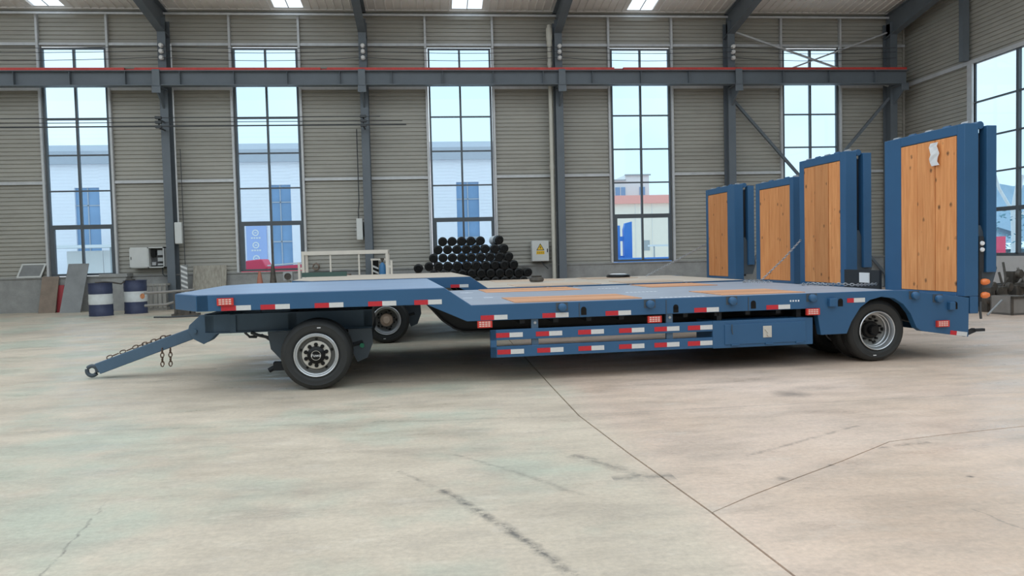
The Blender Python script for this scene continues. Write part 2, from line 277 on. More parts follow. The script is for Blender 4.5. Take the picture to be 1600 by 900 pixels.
# ------------------------------------------------------------------ mesh helpers
class MB:
    def __init__(self): self.v = []; self.f = []; self.mi = []
    def add(self, vs, fs, mi=0):
        b = len(self.v); self.v += [tuple(p) for p in vs]; self.f += [tuple(b+i for i in f) for f in fs]; self.mi += [mi]*len(fs); return self
    def box(self, x0, x1, y0, y1, z0, z1, mi=0):
        return self.add([(x0, y0, z0), (x1, y0, z0), (x1, y1, z0), (x0, y1, z0), (x0, y0, z1), (x1, y0, z1), (x1, y1, z1), (x0, y1, z1)],
                        [(0, 3, 2, 1), (4, 5, 6, 7), (0, 1, 5, 4), (1, 2, 6, 5), (2, 3, 7, 6), (3, 0, 4, 7)], mi)
    def prism(self, poly, ax, a, b, mi=0):
        # poly: 2D points; ax 'y': (x,z) extruded in y; 'z': (x,y) in z; 'x': (y,z) in x
        n = len(poly)
        ar = sum(poly[i][0]*poly[(i+1) % n][1]-poly[(i+1) % n][0]*poly[i][1] for i in range(n))
        if ar < 0: poly = poly[::-1]
        def P(p, h): return (p[0], h, p[1]) if ax == 'y' else ((p[0], p[1], h) if ax == 'z' else (h, p[0], p[1]))
        vs = [P(p, a) for p in poly]+[P(p, b) for p in poly]
        lo = tuple(range(n)); hi = tuple(range(n, 2*n)); sides = []
        flip = (ax == 'y')
        for i in range(n):
            j = (i+1) % n; q = (i, j, n+j, n+i); sides.append(q[::-1] if flip else q)
        return self.add(vs, [lo if flip else lo[::-1], hi[::-1] if flip else hi]+sides, mi)
    def bar(self, p0, p1, w, h, up=(0, 0, 1), mi=0):
        p0, p1 = Vector(p0), Vector(p1); d = (p1-p0).normalized(); u = Vector(up)
        if abs(d.dot(u)) > 0.98: u = Vector((0, 1, 0))
        s = d.cross(u).normalized(); u = s.cross(d)
        vs = []
        for p in (p0, p1):
            for a, b in ((-1, -1), (1, -1), (1, 1), (-1, 1)): vs.append(p+s*a*w/2+u*b*h/2)
        return self.add(vs, [(0, 1, 2, 3), (7, 6, 5, 4), (0, 4, 5, 1), (1, 5, 6, 2), (2, 6, 7, 3), (3, 7, 4, 0)], mi)
    def tube(self, pts, r, n=8, closed=False, mi=0):
        pts = [Vector(p) for p in pts]; k = len(pts); rings = []
        for i, p in enumerate(pts):
            a = pts[(i-1) % k] if (closed or i > 0) else p; b = pts[(i+1) % k] if (closed or i < k-1) else p
            d = (b-a).normalized(); u = Vector((0, 0, 1)) if abs(d.z) < 0.9 else Vector((1, 0, 0))
            s = d.cross(u).normalized(); u = s.cross(d)
            rings.append([p+(s*math.cos(2*math.pi*j/n)+u*math.sin(2*math.pi*j/n))*r for j in range(n)])
        vs = [q for rg in rings for q in rg]; fs = []
        for i in range(k if closed else k-1):
            i2 = (i+1) % k
            for j in range(n): fs.append((i*n+j, i*n+(j+1) % n, i2*n+(j+1) % n, i2*n+j))
        if not closed: fs += [tuple(range(n))[::-1], tuple((k-1)*n+j for j in range(n))]
        return self.add(vs, [f[::-1] for f in fs], mi)
    def cyl(self, p0, p1, r, n=12, mi=0): return self.tube([p0, p1], r, n, mi=mi)
    def lathe(self, prof, c, ax='y', n=32, mi=0, caps=False):
        # prof: (radius, height along axis)
        vs = []; k = len(prof)
        for r, h in prof:
            for j in range(n):
                a = 2*math.pi*j/n; u, w = r*math.cos(a), r*math.sin(a)
                vs.append((c[0]+u, c[1]+h, c[2]+w) if ax == 'y' else ((c[0]+u, c[1]+w, c[2]+h) if ax == 'z' else (c[0]+h, c[1]+u, c[2]+w)))
        fs = []
        for i in range(k-1):
            for j in range(n):
                q = (i*n+j, i*n+(j+1) % n, (i+1)*n+(j+1) % n, (i+1)*n+j); fs.append(q if ax != 'y' else q[::-1])
        if caps:
            lo = tuple(range(n)); hi = tuple((k-1)*n+j for j in range(n))
            fs += [lo[::-1] if ax != 'y' else lo, hi if ax != 'y' else hi[::-1]]
        return self.add(vs, fs, mi)
    def mesh(self, name, mats, smooth=False):
        me = bpy.data.meshes.new(name); me.from_pydata(self.v, [], self.f)
        for m in (mats if isinstance(mats, (list, tuple)) else [mats]): me.materials.append(m)
        me.polygons.foreach_set('material_index', self.mi)
        if smooth:
            me.polygons.foreach_set('use_smooth', [True]*len(me.polygons)); me.set_sharp_from_angle(angle=math.radians(35))
        me.update(); return me
    def build(self, name, mats, parent=None, smooth=False, bevel=0.0, **kw):
        o = bpy.data.objects.new(name, self.mesh(name, mats, smooth)); COL.objects.link(o)
        if parent is not None: o.parent = parent
        if bevel:
            md = o.modifiers.new('bevel', 'BEVEL'); md.width = bevel; md.segments = 2; md.limit_method = 'ANGLE'; md.angle_limit = math.radians(40)
        if kw: tag(o, **kw)
        return o
def tag(o, label=None, cat=None, group=None, kind=None):
    if label: o['label'] = label
    if cat: o['category'] = cat
    if group: o['group'] = group
    if kind: o['kind'] = kind
    return o
def empty(name, loc=(0, 0, 0), rz=0.0, **kw):
    o = bpy.data.objects.new(name, None); COL.objects.link(o); o.location = loc; o.rotation_euler = (0, 0, rz); o.empty_display_size = 0.2
    if kw: tag(o, **kw)
    return o
def inst(name, me, parent=None, loc=(0, 0, 0), rz=0.0, **kw):
    o = bpy.data.objects.new(name, me); COL.objects.link(o); o.location = loc; o.rotation_euler = (0, 0, rz)
    if parent is not None: o.parent = parent
    if kw: tag(o, **kw)
    return o
def text(name, body, size, mat, parent, matrix, ext=0.001, align='CENTER', **kw):
    c = bpy.data.curves.new(name, 'FONT'); c.body = body; c.size = size; c.extrude = ext; c.align_x = align; c.align_y = 'CENTER'; c.materials.append(mat)
    o = bpy.data.objects.new(name, c); COL.objects.link(o); o.matrix_local = matrix
    me = bpy.data.meshes.new_from_object(o); bpy.data.objects.remove(o); o = bpy.data.objects.new(name, me); COL.objects.link(o)
    if parent is not None: o.parent = parent
    o.matrix_local = matrix
    if kw: tag(o, **kw)
    return o
FACE = Matrix.Rotation(math.radians(90), 4, 'X')   # text standing up, read from -Y
def chain_mb(pts, link=0.055, r=0.006):
    mb = MB(); pts = [Vector(p) for p in pts]; acc = []
    for a, b in zip(pts, pts[1:]):
        n = max(1, int((b-a).length/(link*0.72)))
        acc += [a+(b-a)*(i/n) for i in range(n)]
    acc.append(pts[-1])
    for i, (a, b) in enumerate(zip(acc, acc[1:])):
        d = (b-a).normalized(); u = Vector((0, 0, 1)) if abs(d.z) < 0.9 else Vector((0, 1, 0)); s = d.cross(u).normalized(); u = s.cross(d)
        w = s if i % 2 else u
        c = (a+b)/2; hl = link/2; hw = link*0.28; ring = []
        for k in range(10):
            t = 2*math.pi*k/10; ring.append(c+d*hl*math.cos(t)+w*hw*math.sin(t))
        mb.tube(ring, r, 5, closed=True)
    return mb

# ================================================================== THE HALL
D = 26.0
ROOF_FRONT = 20.0  # roof stops here; left open beyond, out of view, to let daylight in
XL, XR = -18.0, 16.73
ROOFZ = lambda y: 9.66+0.112*(D-y)
# floor: cast slabs with open joints between them
base = MB().box(-45, 45, -15, D, -0.25, -0.03)
floor = base.build('floor', M['joint'], label='worn beige concrete hall floor with open slab joints', cat='floor', kind='structure')
J1 = [(1.22, D), (1.24, 8.27), (1.25, 6.75), (1.36, 5.4), (1.49, 4.09), (1.55, 3.22), (1.70, -15)]
J2 = [(1.49, 4.09), (1.81, 4.32), (2.25, 4.62), (2.72, 4.93), (3.33, 5.36), (3.81, 5.47), (4.61, 5.61), (9.0, 6.3), (45.0, 11.0)]
g = 0.007
slabs = [[(-45, -15)]+[(x-g, y) for x, y in J1[::-1]]+[(-45, D)],
         [(x+g, y) for x, y in J1[:5]]+[(x, y+g*0.9) for x, y in J2[1:]]+[(45, D)],
         [(J1[4][0]+g, J1[4][1]-g)]+[(x+g, y) for x, y in J1[5:]]+[(45, -15)]+[(x, y-g*0.9) for x, y in J2[:0:-1]]]
for s in slabs: MB().prism(s, 'z', -0.06, 0.0).build('floor_slab', M['floor'], floor)
yard = MB().box(-140, 160, D+0.3, 180, -0.35, -0.05).build('ground', M['yard'], label='pale concrete yard outside the tall windows', cat='ground', kind='structure')

# back wall
WIN = [(-11.24, 0.94), (-5.31, 0.98), (1.00, 1.00), (7.16, 0.985), (13.24, 0.965)]
WZ = [8.34, 7.25, 6.13, 4.99, 3.85, 2.70, 1.19]
wb = MB().box(XL, XR, D-0.10, D+0.20, 0, 1.08).box(XL, XR, D-0.14, D+0.20, 1.0801, 1.12)
wall_back = wb.build('wall_back', M['sill'], label='far hall wall of beige corrugated sheet above a low concrete base', cat='wall', kind='structure')
PITCH = 0.131
def corr(x0, x1, z0, z1, side='y'):
    prof = []; z = math.floor(z0/PITCH)*PITCH
    while z < z1:
        for dz, dd in ((0.0, 0.034), (0.022, 0.034), (0.034, 0.0), (0.122, 0.008)):
            zz = min(max(z+dz, z0), z1)
            prof.append((zz, dd))
        z += PITCH
    prof.append((z1, 0.0))
    mb = MB(); k = len(prof)
    if side == 'y':
        vs = [(x0, D+d, z) for z, d in prof]+[(x1, D+d, z) for z, d in prof]
    else:
        vs = [(XR+d, x0, z) for z, d in prof]+[(XR+d, x1, z) for z, d in prof]
    fs = [(i, k+i, k+i+1, i+1) for i in range(k-1) if abs(prof[i+1][0]-prof[i][0])+abs(prof[i+1][1]-prof[i][1]) > 1e-6]
    if side != 'y': fs = [f[::-1] for f in fs]
    mb.add(vs, fs)
    # closed back sheet
    if side == 'y': mb.box(x0, x1, D+0.06, D+0.09, z0, z1)
    else: mb.box(XR+0.06, XR+0.09, min(x0, x1), max(x0, x1), z0, z1)
    return mb
COLX = [-8.37, -2.13, 4.27, 10.20, 16.02]
edges = [XL]
for c, h in WIN: edges += [c-h-0.07, c+h+0.07]
edges.append(XR)
ZB = [1.12, 4.12, 7.08, 8.50, 9.68]
for i in range(0, len(edges), 2):
    a, b = edges[i], edges[i+1]
    cuts = [a]+[c for c in COLX if a+0.3 < c < b-0.3]+[b]
    for p, q in zip(cuts, cuts[1:]):
        for z0, z1 in zip(ZB, ZB[1:]): corr(p, q, z0, z1).build('cladding_panel', M['clad'], wall_back)
        for z in ZB[1:-1]:
            MB().prism([(D-0.09, z-0.05), (D-0.075, z-0.05), (D-0.075, z+0.02), (D-0.005, z+0.02), (D-0.005, z+0.04), (D-0.09, z+0.04)], 'x', p, q).build('girt', M['galv'], wall_back)
for c, h in WIN:
    corr(c-h-0.07, c+h+0.07, WZ[0]+0.1, 9.68).build('cladding_panel', M['clad'], wall_back)
    MB().box(c-h-0.1, c+h+0.1, D-0.09, D-0.005, 8.465, 8.535).build('girt', M['galv'], wall_back)
    for s in (-1, 1):
        x = c+s*(h+0.115)
        MB().box(x-0.035, x+0.035, D-0.13, D-0.01, 1.12, 9.45).build('stud', M['galv'], wall_back)

def window(n, c, h, label):
    w = empty('window_%d' % n, (c, D, 0), label=label, cat='window', kind='structure')
    z0, z1 = WZ[-1], WZ[0]; m = M['winframe']; t = 0.05
    MB().box(-h-t, -h+t*0.3, -0.05, 0.05, z0-t, z1+t).box(h-t*0.3, h+t, -0.05, 0.05, z0-t, z1+t).box(-h, h, -0.05, 0.05, z1, z1+t).box(-h, h, -0.05, 0.05, z0-t, z0+0.02).build('frame', m, w)
    MB().box(-0.032, 0.032, -0.05, 0.05, z0, z1).build('mullion', m, w)
    for i, z in enumerate(WZ[1:-1]):
        k = 0.07 if i == 4 else 0.022
        MB().box(-h, h, -0.045, 0.045, z-k, z+k).build('transom', m, w)
    MB().box(-h+0.01, -h+0.10, -0.048, 0.048, z0, WZ[5]).box(h-0.06, h-0.01, -0.048, 0.048, z0, WZ[5]).build('casement', m, w)
    for a, b in zip(WZ, WZ[1:]):
        for x0, x1 in ((-h, 0), (0, h)): MB().box(x0+0.01, x1-0.01, -0.004, 0.004, b+0.01, a-0.01).build('pane', M['glass'], w)
window(1, *WIN[0], 'tall narrow window at the far left, behind the striped barrels')
window(2, *WIN[1], 'tall window with red covers and a blue sign outside it')
window(3, *WIN[2], 'tall window behind the stack of black pipes')
window(4, *WIN[3], 'tall window showing a beige building and blue machine outside')
window(5, *WIN[4], 'tall window behind the raised ramps, crossed by braces')

# unseen left and near walls of the hall, added to block low sky light
for nm, bx_, lb_ in (('wall_left', (XL-0.2, XL, -14.0, D), 'unseen left end wall of the hall in beige sheet, added to block low light'), ('wall_front', (XL, XR, -14.2, -14.0), 'unseen near long wall of the hall in beige sheet, added to block low light')):
    MB().box(*bx_, 0.0, 7.5).build(nm, M['clad'], label=lb_, cat='wall', kind='structure')
# right-hand wall
wr = MB().box(XR-0.06, XR+0.2, -14.0, D+0.1, 0, 1.08)
wall_right = wr.build('wall_right', M['endwall'], label='right-hand end wall of dark corrugated sheet with a wide window', cat='wall', kind='structure')
RW = [22.36, 20.58, 18.80, 17.02]; RZ = [6.98, 5.80, 4.70, 3.60, 2.47, 1.14]
for (y0, y1, z0, z1) in ((D, 22.56, 1.08, 7.06), (D, 22.56, 7.06, 11.6), (22.56, 16.8, 7.06, 11.6), (16.8, -14.0, 7.06, 11.6), (16.8, -14.0, 1.08, 7.06)):
    corr(y0, y1, z0, z1, 'x').build('cladding_panel', M['clad'], wall_right)
MB().box(XR-0.10, XR-0.01, -14.0, D, 7.0, 7.12).build('girt', M['galv'], wall_right)
for y in (22.47, 16.9):
    MB().box(XR-0.12, XR-0.005, y-0.11, y+0.11, 1.08, 7.0).build('stud', M['galv'], wall_right)
w = empty('window_6', (XR, 0, 0), label='wide window in the right-hand end wall', cat='window', kind='structure')
MB().box(-0.05, 0.05, RW[0], RW[0]+0.09, RZ[-1]-0.05, RZ[0]+0.05).box(-0.05, 0.05, RW[-1]-0.09, RW[-1], RZ[-1]-0.05, RZ[0]+0.05).box(-0.05, 0.05, RW[-1], RW[0], RZ[0], RZ[0]+0.06).box(-0.05, 0.05, RW[-1], RW[0], RZ[-1]-0.06, RZ[-1]+0.03).build('frame', M['winframe'], w)
for y in RW[1:-1]: MB().box(-0.05, 0.05, y-0.05, y+0.05, RZ[-1], RZ[0]).build('mullion', M['winframe'], w)
for i, z in enumerate(RZ[1:-1]):
    k = 0.06 if i == 3 else 0.022
    MB().box(-0.045, 0.045, RW[-1], RW[0], z-k, z+k).build('transom', M['winframe'], w)
for ya, yb in zip(RW, RW[1:]):
    for a, b in zip(RZ, RZ[1:]): MB().box(-0.004, 0.004, yb+0.02, ya-0.02, b+0.02, a-0.02).build('pane', M['glass'], w)

MB().box(XR-0.05, XR+0.15, D-0.05, D+0.15, 0, 9.75).build('corner_trim', M['clad'], wall_right)
# columns and rafters
def ibeam_col(x, y0, y1, w, z1, name, label, group):
    mb = MB().box(x-w/2, x+w/2, y0, y0+0.02, 0, z1).box(x-w/2, x+w/2, y1-0.02, y1, 0, z1).box(x-0.008, x+0.008, y0+0.02, y1-0.02, 0.03, z1)
    mb.box(x-w/2-0.05, x+w/2+0.05, y0-0.05, y1, 0, 0.03)
    return mb.build(name, M['col'], label=label, cat='column', group=group, kind='structure')
clab = ['grey steel column beside the leftmost window', 'grey steel column behind the white rack frame', 'grey steel column beside the beige downpipe', 'grey steel column left of the braced bay', 'grey steel column in the dark right-hand corner']
raf = ['slanting grey roof rafter at the upper left', 'grey roof rafter above the white rack frame', 'grey roof rafter above the beige downpipe', 'grey roof rafter left of the dark corner', 'grey roof rafter against the right-hand end wall']
COLS = {}
for i, x in enumerate(COLX):
    c = COLS[i] = ibeam_col(x, D-0.55, D-0.10, 0.25, 9.2, 'steel_column', clab[i], 'hall columns')
    # bracket that carries the crane beam
    MB().prism([(D-0.55, 6.93), (D-1.18, 6.93), (D-1.18, 6.78), (D-0.55, 6.35)], 'x', x-0.02, x+0.02).box(x-0.13, x+0.13, D-1.2, D-0.55, 6.92, 6.945).box(x-0.13, x+0.13, D-1.2, D-1.185, 6.72, 6.93).build('crane_bracket', M['col'], c)
    # haunched I-section rafter
    mb = MB(); ya, yb = D-0.10, ROOF_FRONT
    def zt(y): return ROOFZ(y)-0.20
    def zb(y): return zt(y)-(0.78-0.30*min(1, (ya-y)/4.0))
    N = 6; ys = [ya+(yb-ya)*t for t in (0, .08, .18, .34, .6, 1)]
    top = [(y, zt(y)) for y in ys]; bot = [(y, zb(y)) for y in ys]
    mb.prism(top+bot[::-1], 'x', x-0.008, x+0.008)
    for y0, y1 in zip(ys, ys[1:]):
        mb.bar((x, y0, zb(y0)), (x, y1, zb(y1)), 0.25, 0.025); mb.bar((x, y0, zt(y0)), (x, y1, zt(y1)), 0.25, 0.025)
    mb.build('roof_rafter', M['col'], label=raf[i], cat='beam', group='roof rafters', kind='structure')
# flange plate at the gable post on the right wall
MB().box(XR-0.30, XR-0.10, 22.50, 22.70, 7.12, 9.95).build('gable_post', M['col'], label='short dark post on the end wall above its window', cat='column', kind='structure')

# roof: ribbed sheets and translucent strips
ceiling = MB().box(XL, XR, D-0.03, D+0.25, 9.62, 9.70).build('ceiling', M['roofw'], label='pale ribbed roof with translucent skylight strips', cat='roof', kind='structure')
SKYX = [(-12.35, -11.40), (-4.95, -4.02), (0.80, 1.80), (6.72, 7.62)]
def roof_sheet(x0, x1, yf=ROOF_FRONT):
    prof = []; x = x0
    while x < x1-1e-6:
        for dx, dz in ((0, 0), (0.20, 0), (0.215, 0.03), (0.245, 0.03)):
            if x+dx < x1: prof.append((x+dx, dz))
        x += 0.26
    prof.append((x1, 0)); k = len(prof); vs = []
    for y in (D+0.2, yf): vs += [(x, y, ROOFZ(y)-dz) for x, dz in prof]
    mb = MB().add(vs, [(i, i+1, k+i+1, k+i) for i in range(k-1)])
    y0, y1 = D+0.2, yf
    mb.add([(x0, y0, ROOFZ(y0)+0.06), (x1, y0, ROOFZ(y0)+0.06), (x1, y1, ROOFZ(y1)+0.06), (x0, y1, ROOFZ(y1)+0.06)], [(3, 2, 1, 0)])
    return mb
xs = [XL]+[v for ab in SKYX for v in ab]+[XR]
for i in range(0, len(xs), 2):
    a, b = xs[i], xs[i+1]; n = max(1, round((b-a)/3.0))
    for k in range(n): roof_sheet(a+(b-a)*k/n, a+(b-a)*(k+1)/n, ROOF_FRONT if a+(b-a)*k/n < 10 else 10.0).build('roof_panel', M['roofw'], ceiling)  # right-hand panels run on further, unseen, added to shade the corner
for a, b in SKYX:
    y0, y1 = D-0.12, ROOF_FRONT
    MB().add([(a, y0, ROOFZ(y0)), (b, y0, ROOFZ(y0)), (b, y1, ROOFZ(y1)), (a, y1, ROOFZ(y1))], [(0, 1, 2, 3)]).build('skylight', M['sky_sheet'], ceiling)
    roof_s = MB().add([(a, D+0.2, ROOFZ(D+0.2)), (b, D+0.2, ROOFZ(D+0.2)), (b, y0, ROOFZ(y0)), (a, y0, ROOFZ(y0))], [(0, 1, 2, 3)]); roof_s.build('roof_panel', M['roofw'], ceiling)
    MB().bar(((a+b)/2, D-0.12, ROOFZ(D-0.12)-0.01), ((a+b)/2, ROOF_FRONT, ROOFZ(ROOF_FRONT)-0.01), 0.03, 0.02).build('skylight_rib', M['galv'], ceiling)
for y in (D-2.6, D-3.5, D-5.0, D-6.5):
    z = ROOFZ(y)-0.02
    MB().box(XL, XR, y-0.035, y+0.035, z-0.19, z-0.17).box(XL, XR, y-0.035, y+0.035, z-0.02, z).box(XL, XR, y-0.008, y+0.008, z-0.19, z).build('purlin', M['galv'], ceiling)
MB().box(XL, XR, D-0.30, D-0.12, 9.44, 9.46).box(XL, XR, D-0.30, D-0.285, 9.37, 9.46).build('eave_strut', M['galv'], ceiling)

# crane runway beam
cb = empty('crane_beam', (0, 0, 0), label='long grey crane runway beam with red rail along the far wall', cat='crane beam')
yb = D-1.0; z0, z1 = 6.955, 7.415
MB().box(XL, 16.18, yb-0.15, yb+0.15, z0, z0+0.025).box(XL, 16.18, yb-0.16, yb+0.16, z1-0.025, z1).box(XL, 16.18, yb-0.008, yb+0.008, z0+0.025, z1-0.025).build('girder', M['col'], cb)
sm = MB().box(-0.006, 0.006, -0.14, 0, 0.025, z1-z0-0.025).mesh('stiffener', M['col'])
x = -17.4
while x < 16:
    inst('stiffener', sm, cb, (x, yb, z0)); x += 1.62
for a, b in ((XL, -9.3), (-9.0, -3.4), (-3.2, 6.0), (6.3, 16.1)):
    MB().box(a, b, yb-0.165, yb-0.05, z1, z1+0.075).build('rail', M['rail_red'], cb)
MB().box(XL, 16.15, yb-0.03, yb+0.03, z1, z1+0.07).build('rail', M['rail_red'], cb)
for x in COLX[:4]: MB().box(x-0.11, x+0.11, yb-0.19, yb-0.16, z0-0.02, z1+0.02).build('joint_plate', M['col'], cb)

# conductor bars below the crane beam, at the left
for z, y, x1, r, lab in ((5.70, 24.85, -0.78, 0.022, 'thickest dark conductor bar, lowest of three, ending past the second column'), (5.83, 24.9, -0.9, 0.012, 'thin dark conductor bar, middle of three below the crane beam'), (5.97, 24.9, -1.6, 0.012, 'thin dark conductor bar, top of three below the crane beam')):
    MB().cyl((XL, y, z), (x1, y, z), r, 8).build('conductor_bar', M['cable'], label=lab, cat='conductor bar', group='conductor bars under the crane beam')
for ci in (0, 1):
    x = COLX[ci]; hb = MB().box(x-0.02, x+0.02, 24.9, 25.46, 5.65, 5.69).box(x-0.02, x+0.02, 24.9, 25.46, 5.9, 5.94).box(x-0.02, x+0.02, 24.9, 24.94, 5.65, 5.94).build('bar_clamp', M['cable'], COLS[ci])
    for z in (5.68, 5.82, 5.96): MB().box(x-0.09, x+0.09, 24.83, 24.95, z-0.03, z+0.05).build('jaw', M['cable'], hb)
# bus wires and insulators
for k, z in enumerate((7.80, 8.00, 8.14)):
    pts = []
    xs = [XL]+COLX[:4]+[16.0]
    for a, b in zip(xs, xs[1:]):
        for i in range(8): t = i/8; pts.append((a+(b-a)*t, 25.28, z+0.12-0.07*4*t*(1-t)*(1 if k else 1.6)))
    pts.append((16.0, 25.28, z+0.12))
    MB().tube(pts, 0.010, 5).build('bus_wire', M['cable'], label=('lowest', 'middle', 'highest')[k]+' of the three wires strung between the column insulators', cat='wire', group='wires above the crane beam')
pos = ('leftmost column', 'second column from the left', 'column beside the downpipe', 'column left of the braced bay')
ins_m = MB().lathe([(0.0, -0.13), (0.05, -0.13), (0.07, -0.10), (0.06, -0.07), (0.075, -0.05), (0.06, -0.02), (0.04, 0.0), (0.04, 0.06)], (0, 0, 0), 'y', 14).mesh('insulator', M['porcelain'], True)
for x, p in zip(COLX[:4], pos):
    for k, z in enumerate((7.92, 8.12, 8.30)):
        inst('insulator', ins_m, None, (x+0.02, 25.39, z), label='%s white porcelain insulator on the %s' % (('bottom', 'middle', 'top')[k], p), cat='insulator', group='porcelain insulators')

# bracing in the last bay
for (a, b, r, lab) in (((10.33, 25.70, 6.6), (15.9, 25.70, 0.4), 0.045, 'dark diagonal brace running down right from the braced bay column'), ((15.9, 25.56, 6.6), (10.33, 25.56, 0.4), 0.045, 'dark diagonal brace running down left from the corner column'),
                       ((10.25, 25.66, 8.93), (15.95, 25.66, 7.04), 0.03, 'thin brace falling right across the top panes of the right window'), ((10.25, 25.74, 6.90), (15.95, 25.74, 8.90), 0.025, 'thin brace rising right across the top panes of the right window')):
    MB().bar(a, b, r*2, r*2).build('brace', M['galv'] if r < .04 else M['col'], label=lab, cat='brace', group='bracing bars of the end bay')

# downpipe
dp = empty('downpipe', (3.99, 25.56, 0), label='beige plastic downpipe running full height beside a column', cat='pipe')
MB().cyl((0, 0, 0.6), (0, 0, 9.05), 0.07, 14).build('pipe', M['pvc'], dp, True)
MB().cyl((0, 0, 8.55), (0, 0, 8.95), 0.105, 14).cyl((0, 0, 8.35), (0, 0, 8.55), 0.09, 14).build('coupling', M['pvc'], dp, True)
for z in (7.7, 4.3): MB().cyl((0, 0, z), (0, 0, z+0.14), 0.085, 14).build('collar', M['pvc'], dp, True)
MB().tube([(0, 0, 0.62), (0.0, -0.03, 0.5), (0, -0.1, 0.4), (0, -0.2, 0.36)], 0.07, 12).build('elbow', M['pvc'], dp, True)
MB().tube([(4.078, 25.42, 0.0), (4.078, 25.42, 6.0), (4.078, 25.42, 8.3)], 0.018, 6).build('cable_conduit', M['cable'], label='thin dark conduit between the beige downpipe and its column', cat='conduit')

# boxes on the wall
sb = empty('switch_box', (-8.10, 25.42, 2.08), label='small pale cylinder-like junction box on the leftmost column', cat='electrical box')
MB().prism([(-0.115, 0), (0.115, 0), (0.115, 0.16), (-0.115, 0.16)], 'z', 0.0, 0.69).build('body', M['boxwhite'], sb, bevel=0.03)
MB().cyl((0, 0.08, 0.69), (0, 0.08, 6.3), 0.025, 8).build('conduit', M['galv'], sb)
MB().cyl((0.16, 0.05, -1.0), (0.16, 0.05, 3.0), 0.012, 6).build('cable', M['cable'], sb)
[MB().box(-0.12, -0.05, 0.10, 0.5, zq, zq+0.04).build('bracket', M['col'], sb) for zq in (0.2, 0.5)]
sb = empty('switch_box', (-2.41, 25.45, 2.08), label='slim white wall box left of the second column', cat='electrical box')
MB().box(-0.10, 0.10, 0, 0.18, 0, 0.70).build('body', M['boxwhite'], sb, bevel=0.01)
MB().box(-0.085, 0.085, -0.012, 0, 0.02, 0.68).build('door', M['boxwhite'], sb)
MB().tube([(-0.03, 0.1, 0.70), (-0.03, 0.1, 0.95), (-0.0, 0.1, 1.2), (-0.0, 0.1, 3.6)], 0.018, 6).build('cable', M['cable'], sb)
MB().box(-0.14, -0.10, 0.03, 0.10, 0.30, 0.36).build('handle', M['boxgrey'], sb)
MB().box(-0.1, 0.1, 0.18, 0.5, 0.1, 0.6).build('bracket', M['col'], sb)
eb = empty('warning_box', (3.535, 25.60, 1.23), label='white electrical box with a yellow warning triangle on the wall', cat='electrical box')
MB().box(-0.29, 0.29, 0, 0.30, 0, 0.69).build('body', M['boxwhite'], eb, bevel=0.012)
MB().box(-0.275, 0.275, -0.015, 0, 0.015, 0.675).build('door', M['boxwhite'], eb)
MB().box(0.22, 0.25, -0.03, -0.015, 0.30, 0.42).build('handle', M['black'], eb)
tri = MB().prism([(-0.135, 0.37), (0.135, 0.37), (0.0, 0.60)], 'y', -0.019, -0.015).build('warning_triangle', M['black'], eb)
MB().prism([(-0.105, 0.387), (0.105, 0.387), (0.0, 0.567)], 'y', -0.022, -0.019).build('triangle_field', M['yellow'], tri)
MB().prism([(0.01, 0.54), (-0.03, 0.465), (0.0, 0.47), (-0.012, 0.40), (0.03, 0.485), (0.0, 0.48)], 'y', -0.025, -0.022).build('lightning_mark', M['black'], tri)
wpl = MB().box(-0.135, 0.135, -0.019, -0.015, 0.235, 0.35).build('warning_plate', M['yellow'], eb)
for x in (-0.09, -0.03, 0.03, 0.09): MB().box(x-0.022, x+0.022, -0.021, -0.019, 0.262, 0.27).box(x-0.02, x+0.02, -0.021, -0.019, 0.30, 0.308).box(x-0.003, x+0.003, -0.021, -0.019, 0.255, 0.325).build('plate_character', M['black'], wpl)
MB().tube([(0.05, 0.1, 0), (0.12, 0.1, -0.12), (0.25, 0.0, -0.25)], 0.018, 6).build('cable', M['cable'], eb)
ob = empty('meter_cabinet', (-9.16, 25.62, 1.34), label='white metal wall cabinet with one door open above the barrels', cat='cabinet')
MB().box(-0.53, 0.53, 0.24, 0.28, 0, 0.66).box(-0.53, 0.53, 0, 0.28, 0, 0.03).box(-0.53, 0.53, 0, 0.28, 0.63, 0.66).box(-0.53, -0.50, 0, 0.28, 0, 0.66).box(0.50, 0.53, 0, 0.28, 0, 0.66).box(0.02, 0.06, 0, 0.28, 0, 0.66).build('carcass', M['boxwhite'], ob)
dr = MB().box(-0.50, 0.03, -0.02, 0.0, 0.03, 0.63).build('door', M['boxwhite'], ob)
MB().box(-0.48, -0.465, -0.035, -0.02, 0.27, 0.36).build('handle', M['black'], dr)
MB().box(0.07, 0.49, 0.2, 0.235, 0.05, 0.61).build('inner_panel', M['insidedark'], ob)
for (a, b, c, d) in ((0.10, 0.24, 0.36, 0.58), (0.30, 0.46, 0.40, 0.56), (0.30, 0.46, 0.20, 0.32), (0.12, 0.24, 0.08, 0.18), (0.30, 0.46, 0.08, 0.13)):
    MB().box(a, b, 0.10, 0.2, c, d).build('breaker', M['black'] if a < 0.2 and c > .3 else M['boxgrey'], ob)
MB().box(0.53, 0.72, 0.05, 0.25, 0.02, 0.62).build('side_duct', M['sheetgrey'], ob)
MB().tube([(0.42, 0.15, 0), (0.43, 0.12, -0.2), (0.5, 0.1, -0.28), (0.66, 0.1, -0.28)], 0.018, 6).build('cable', M['cable'], ob)

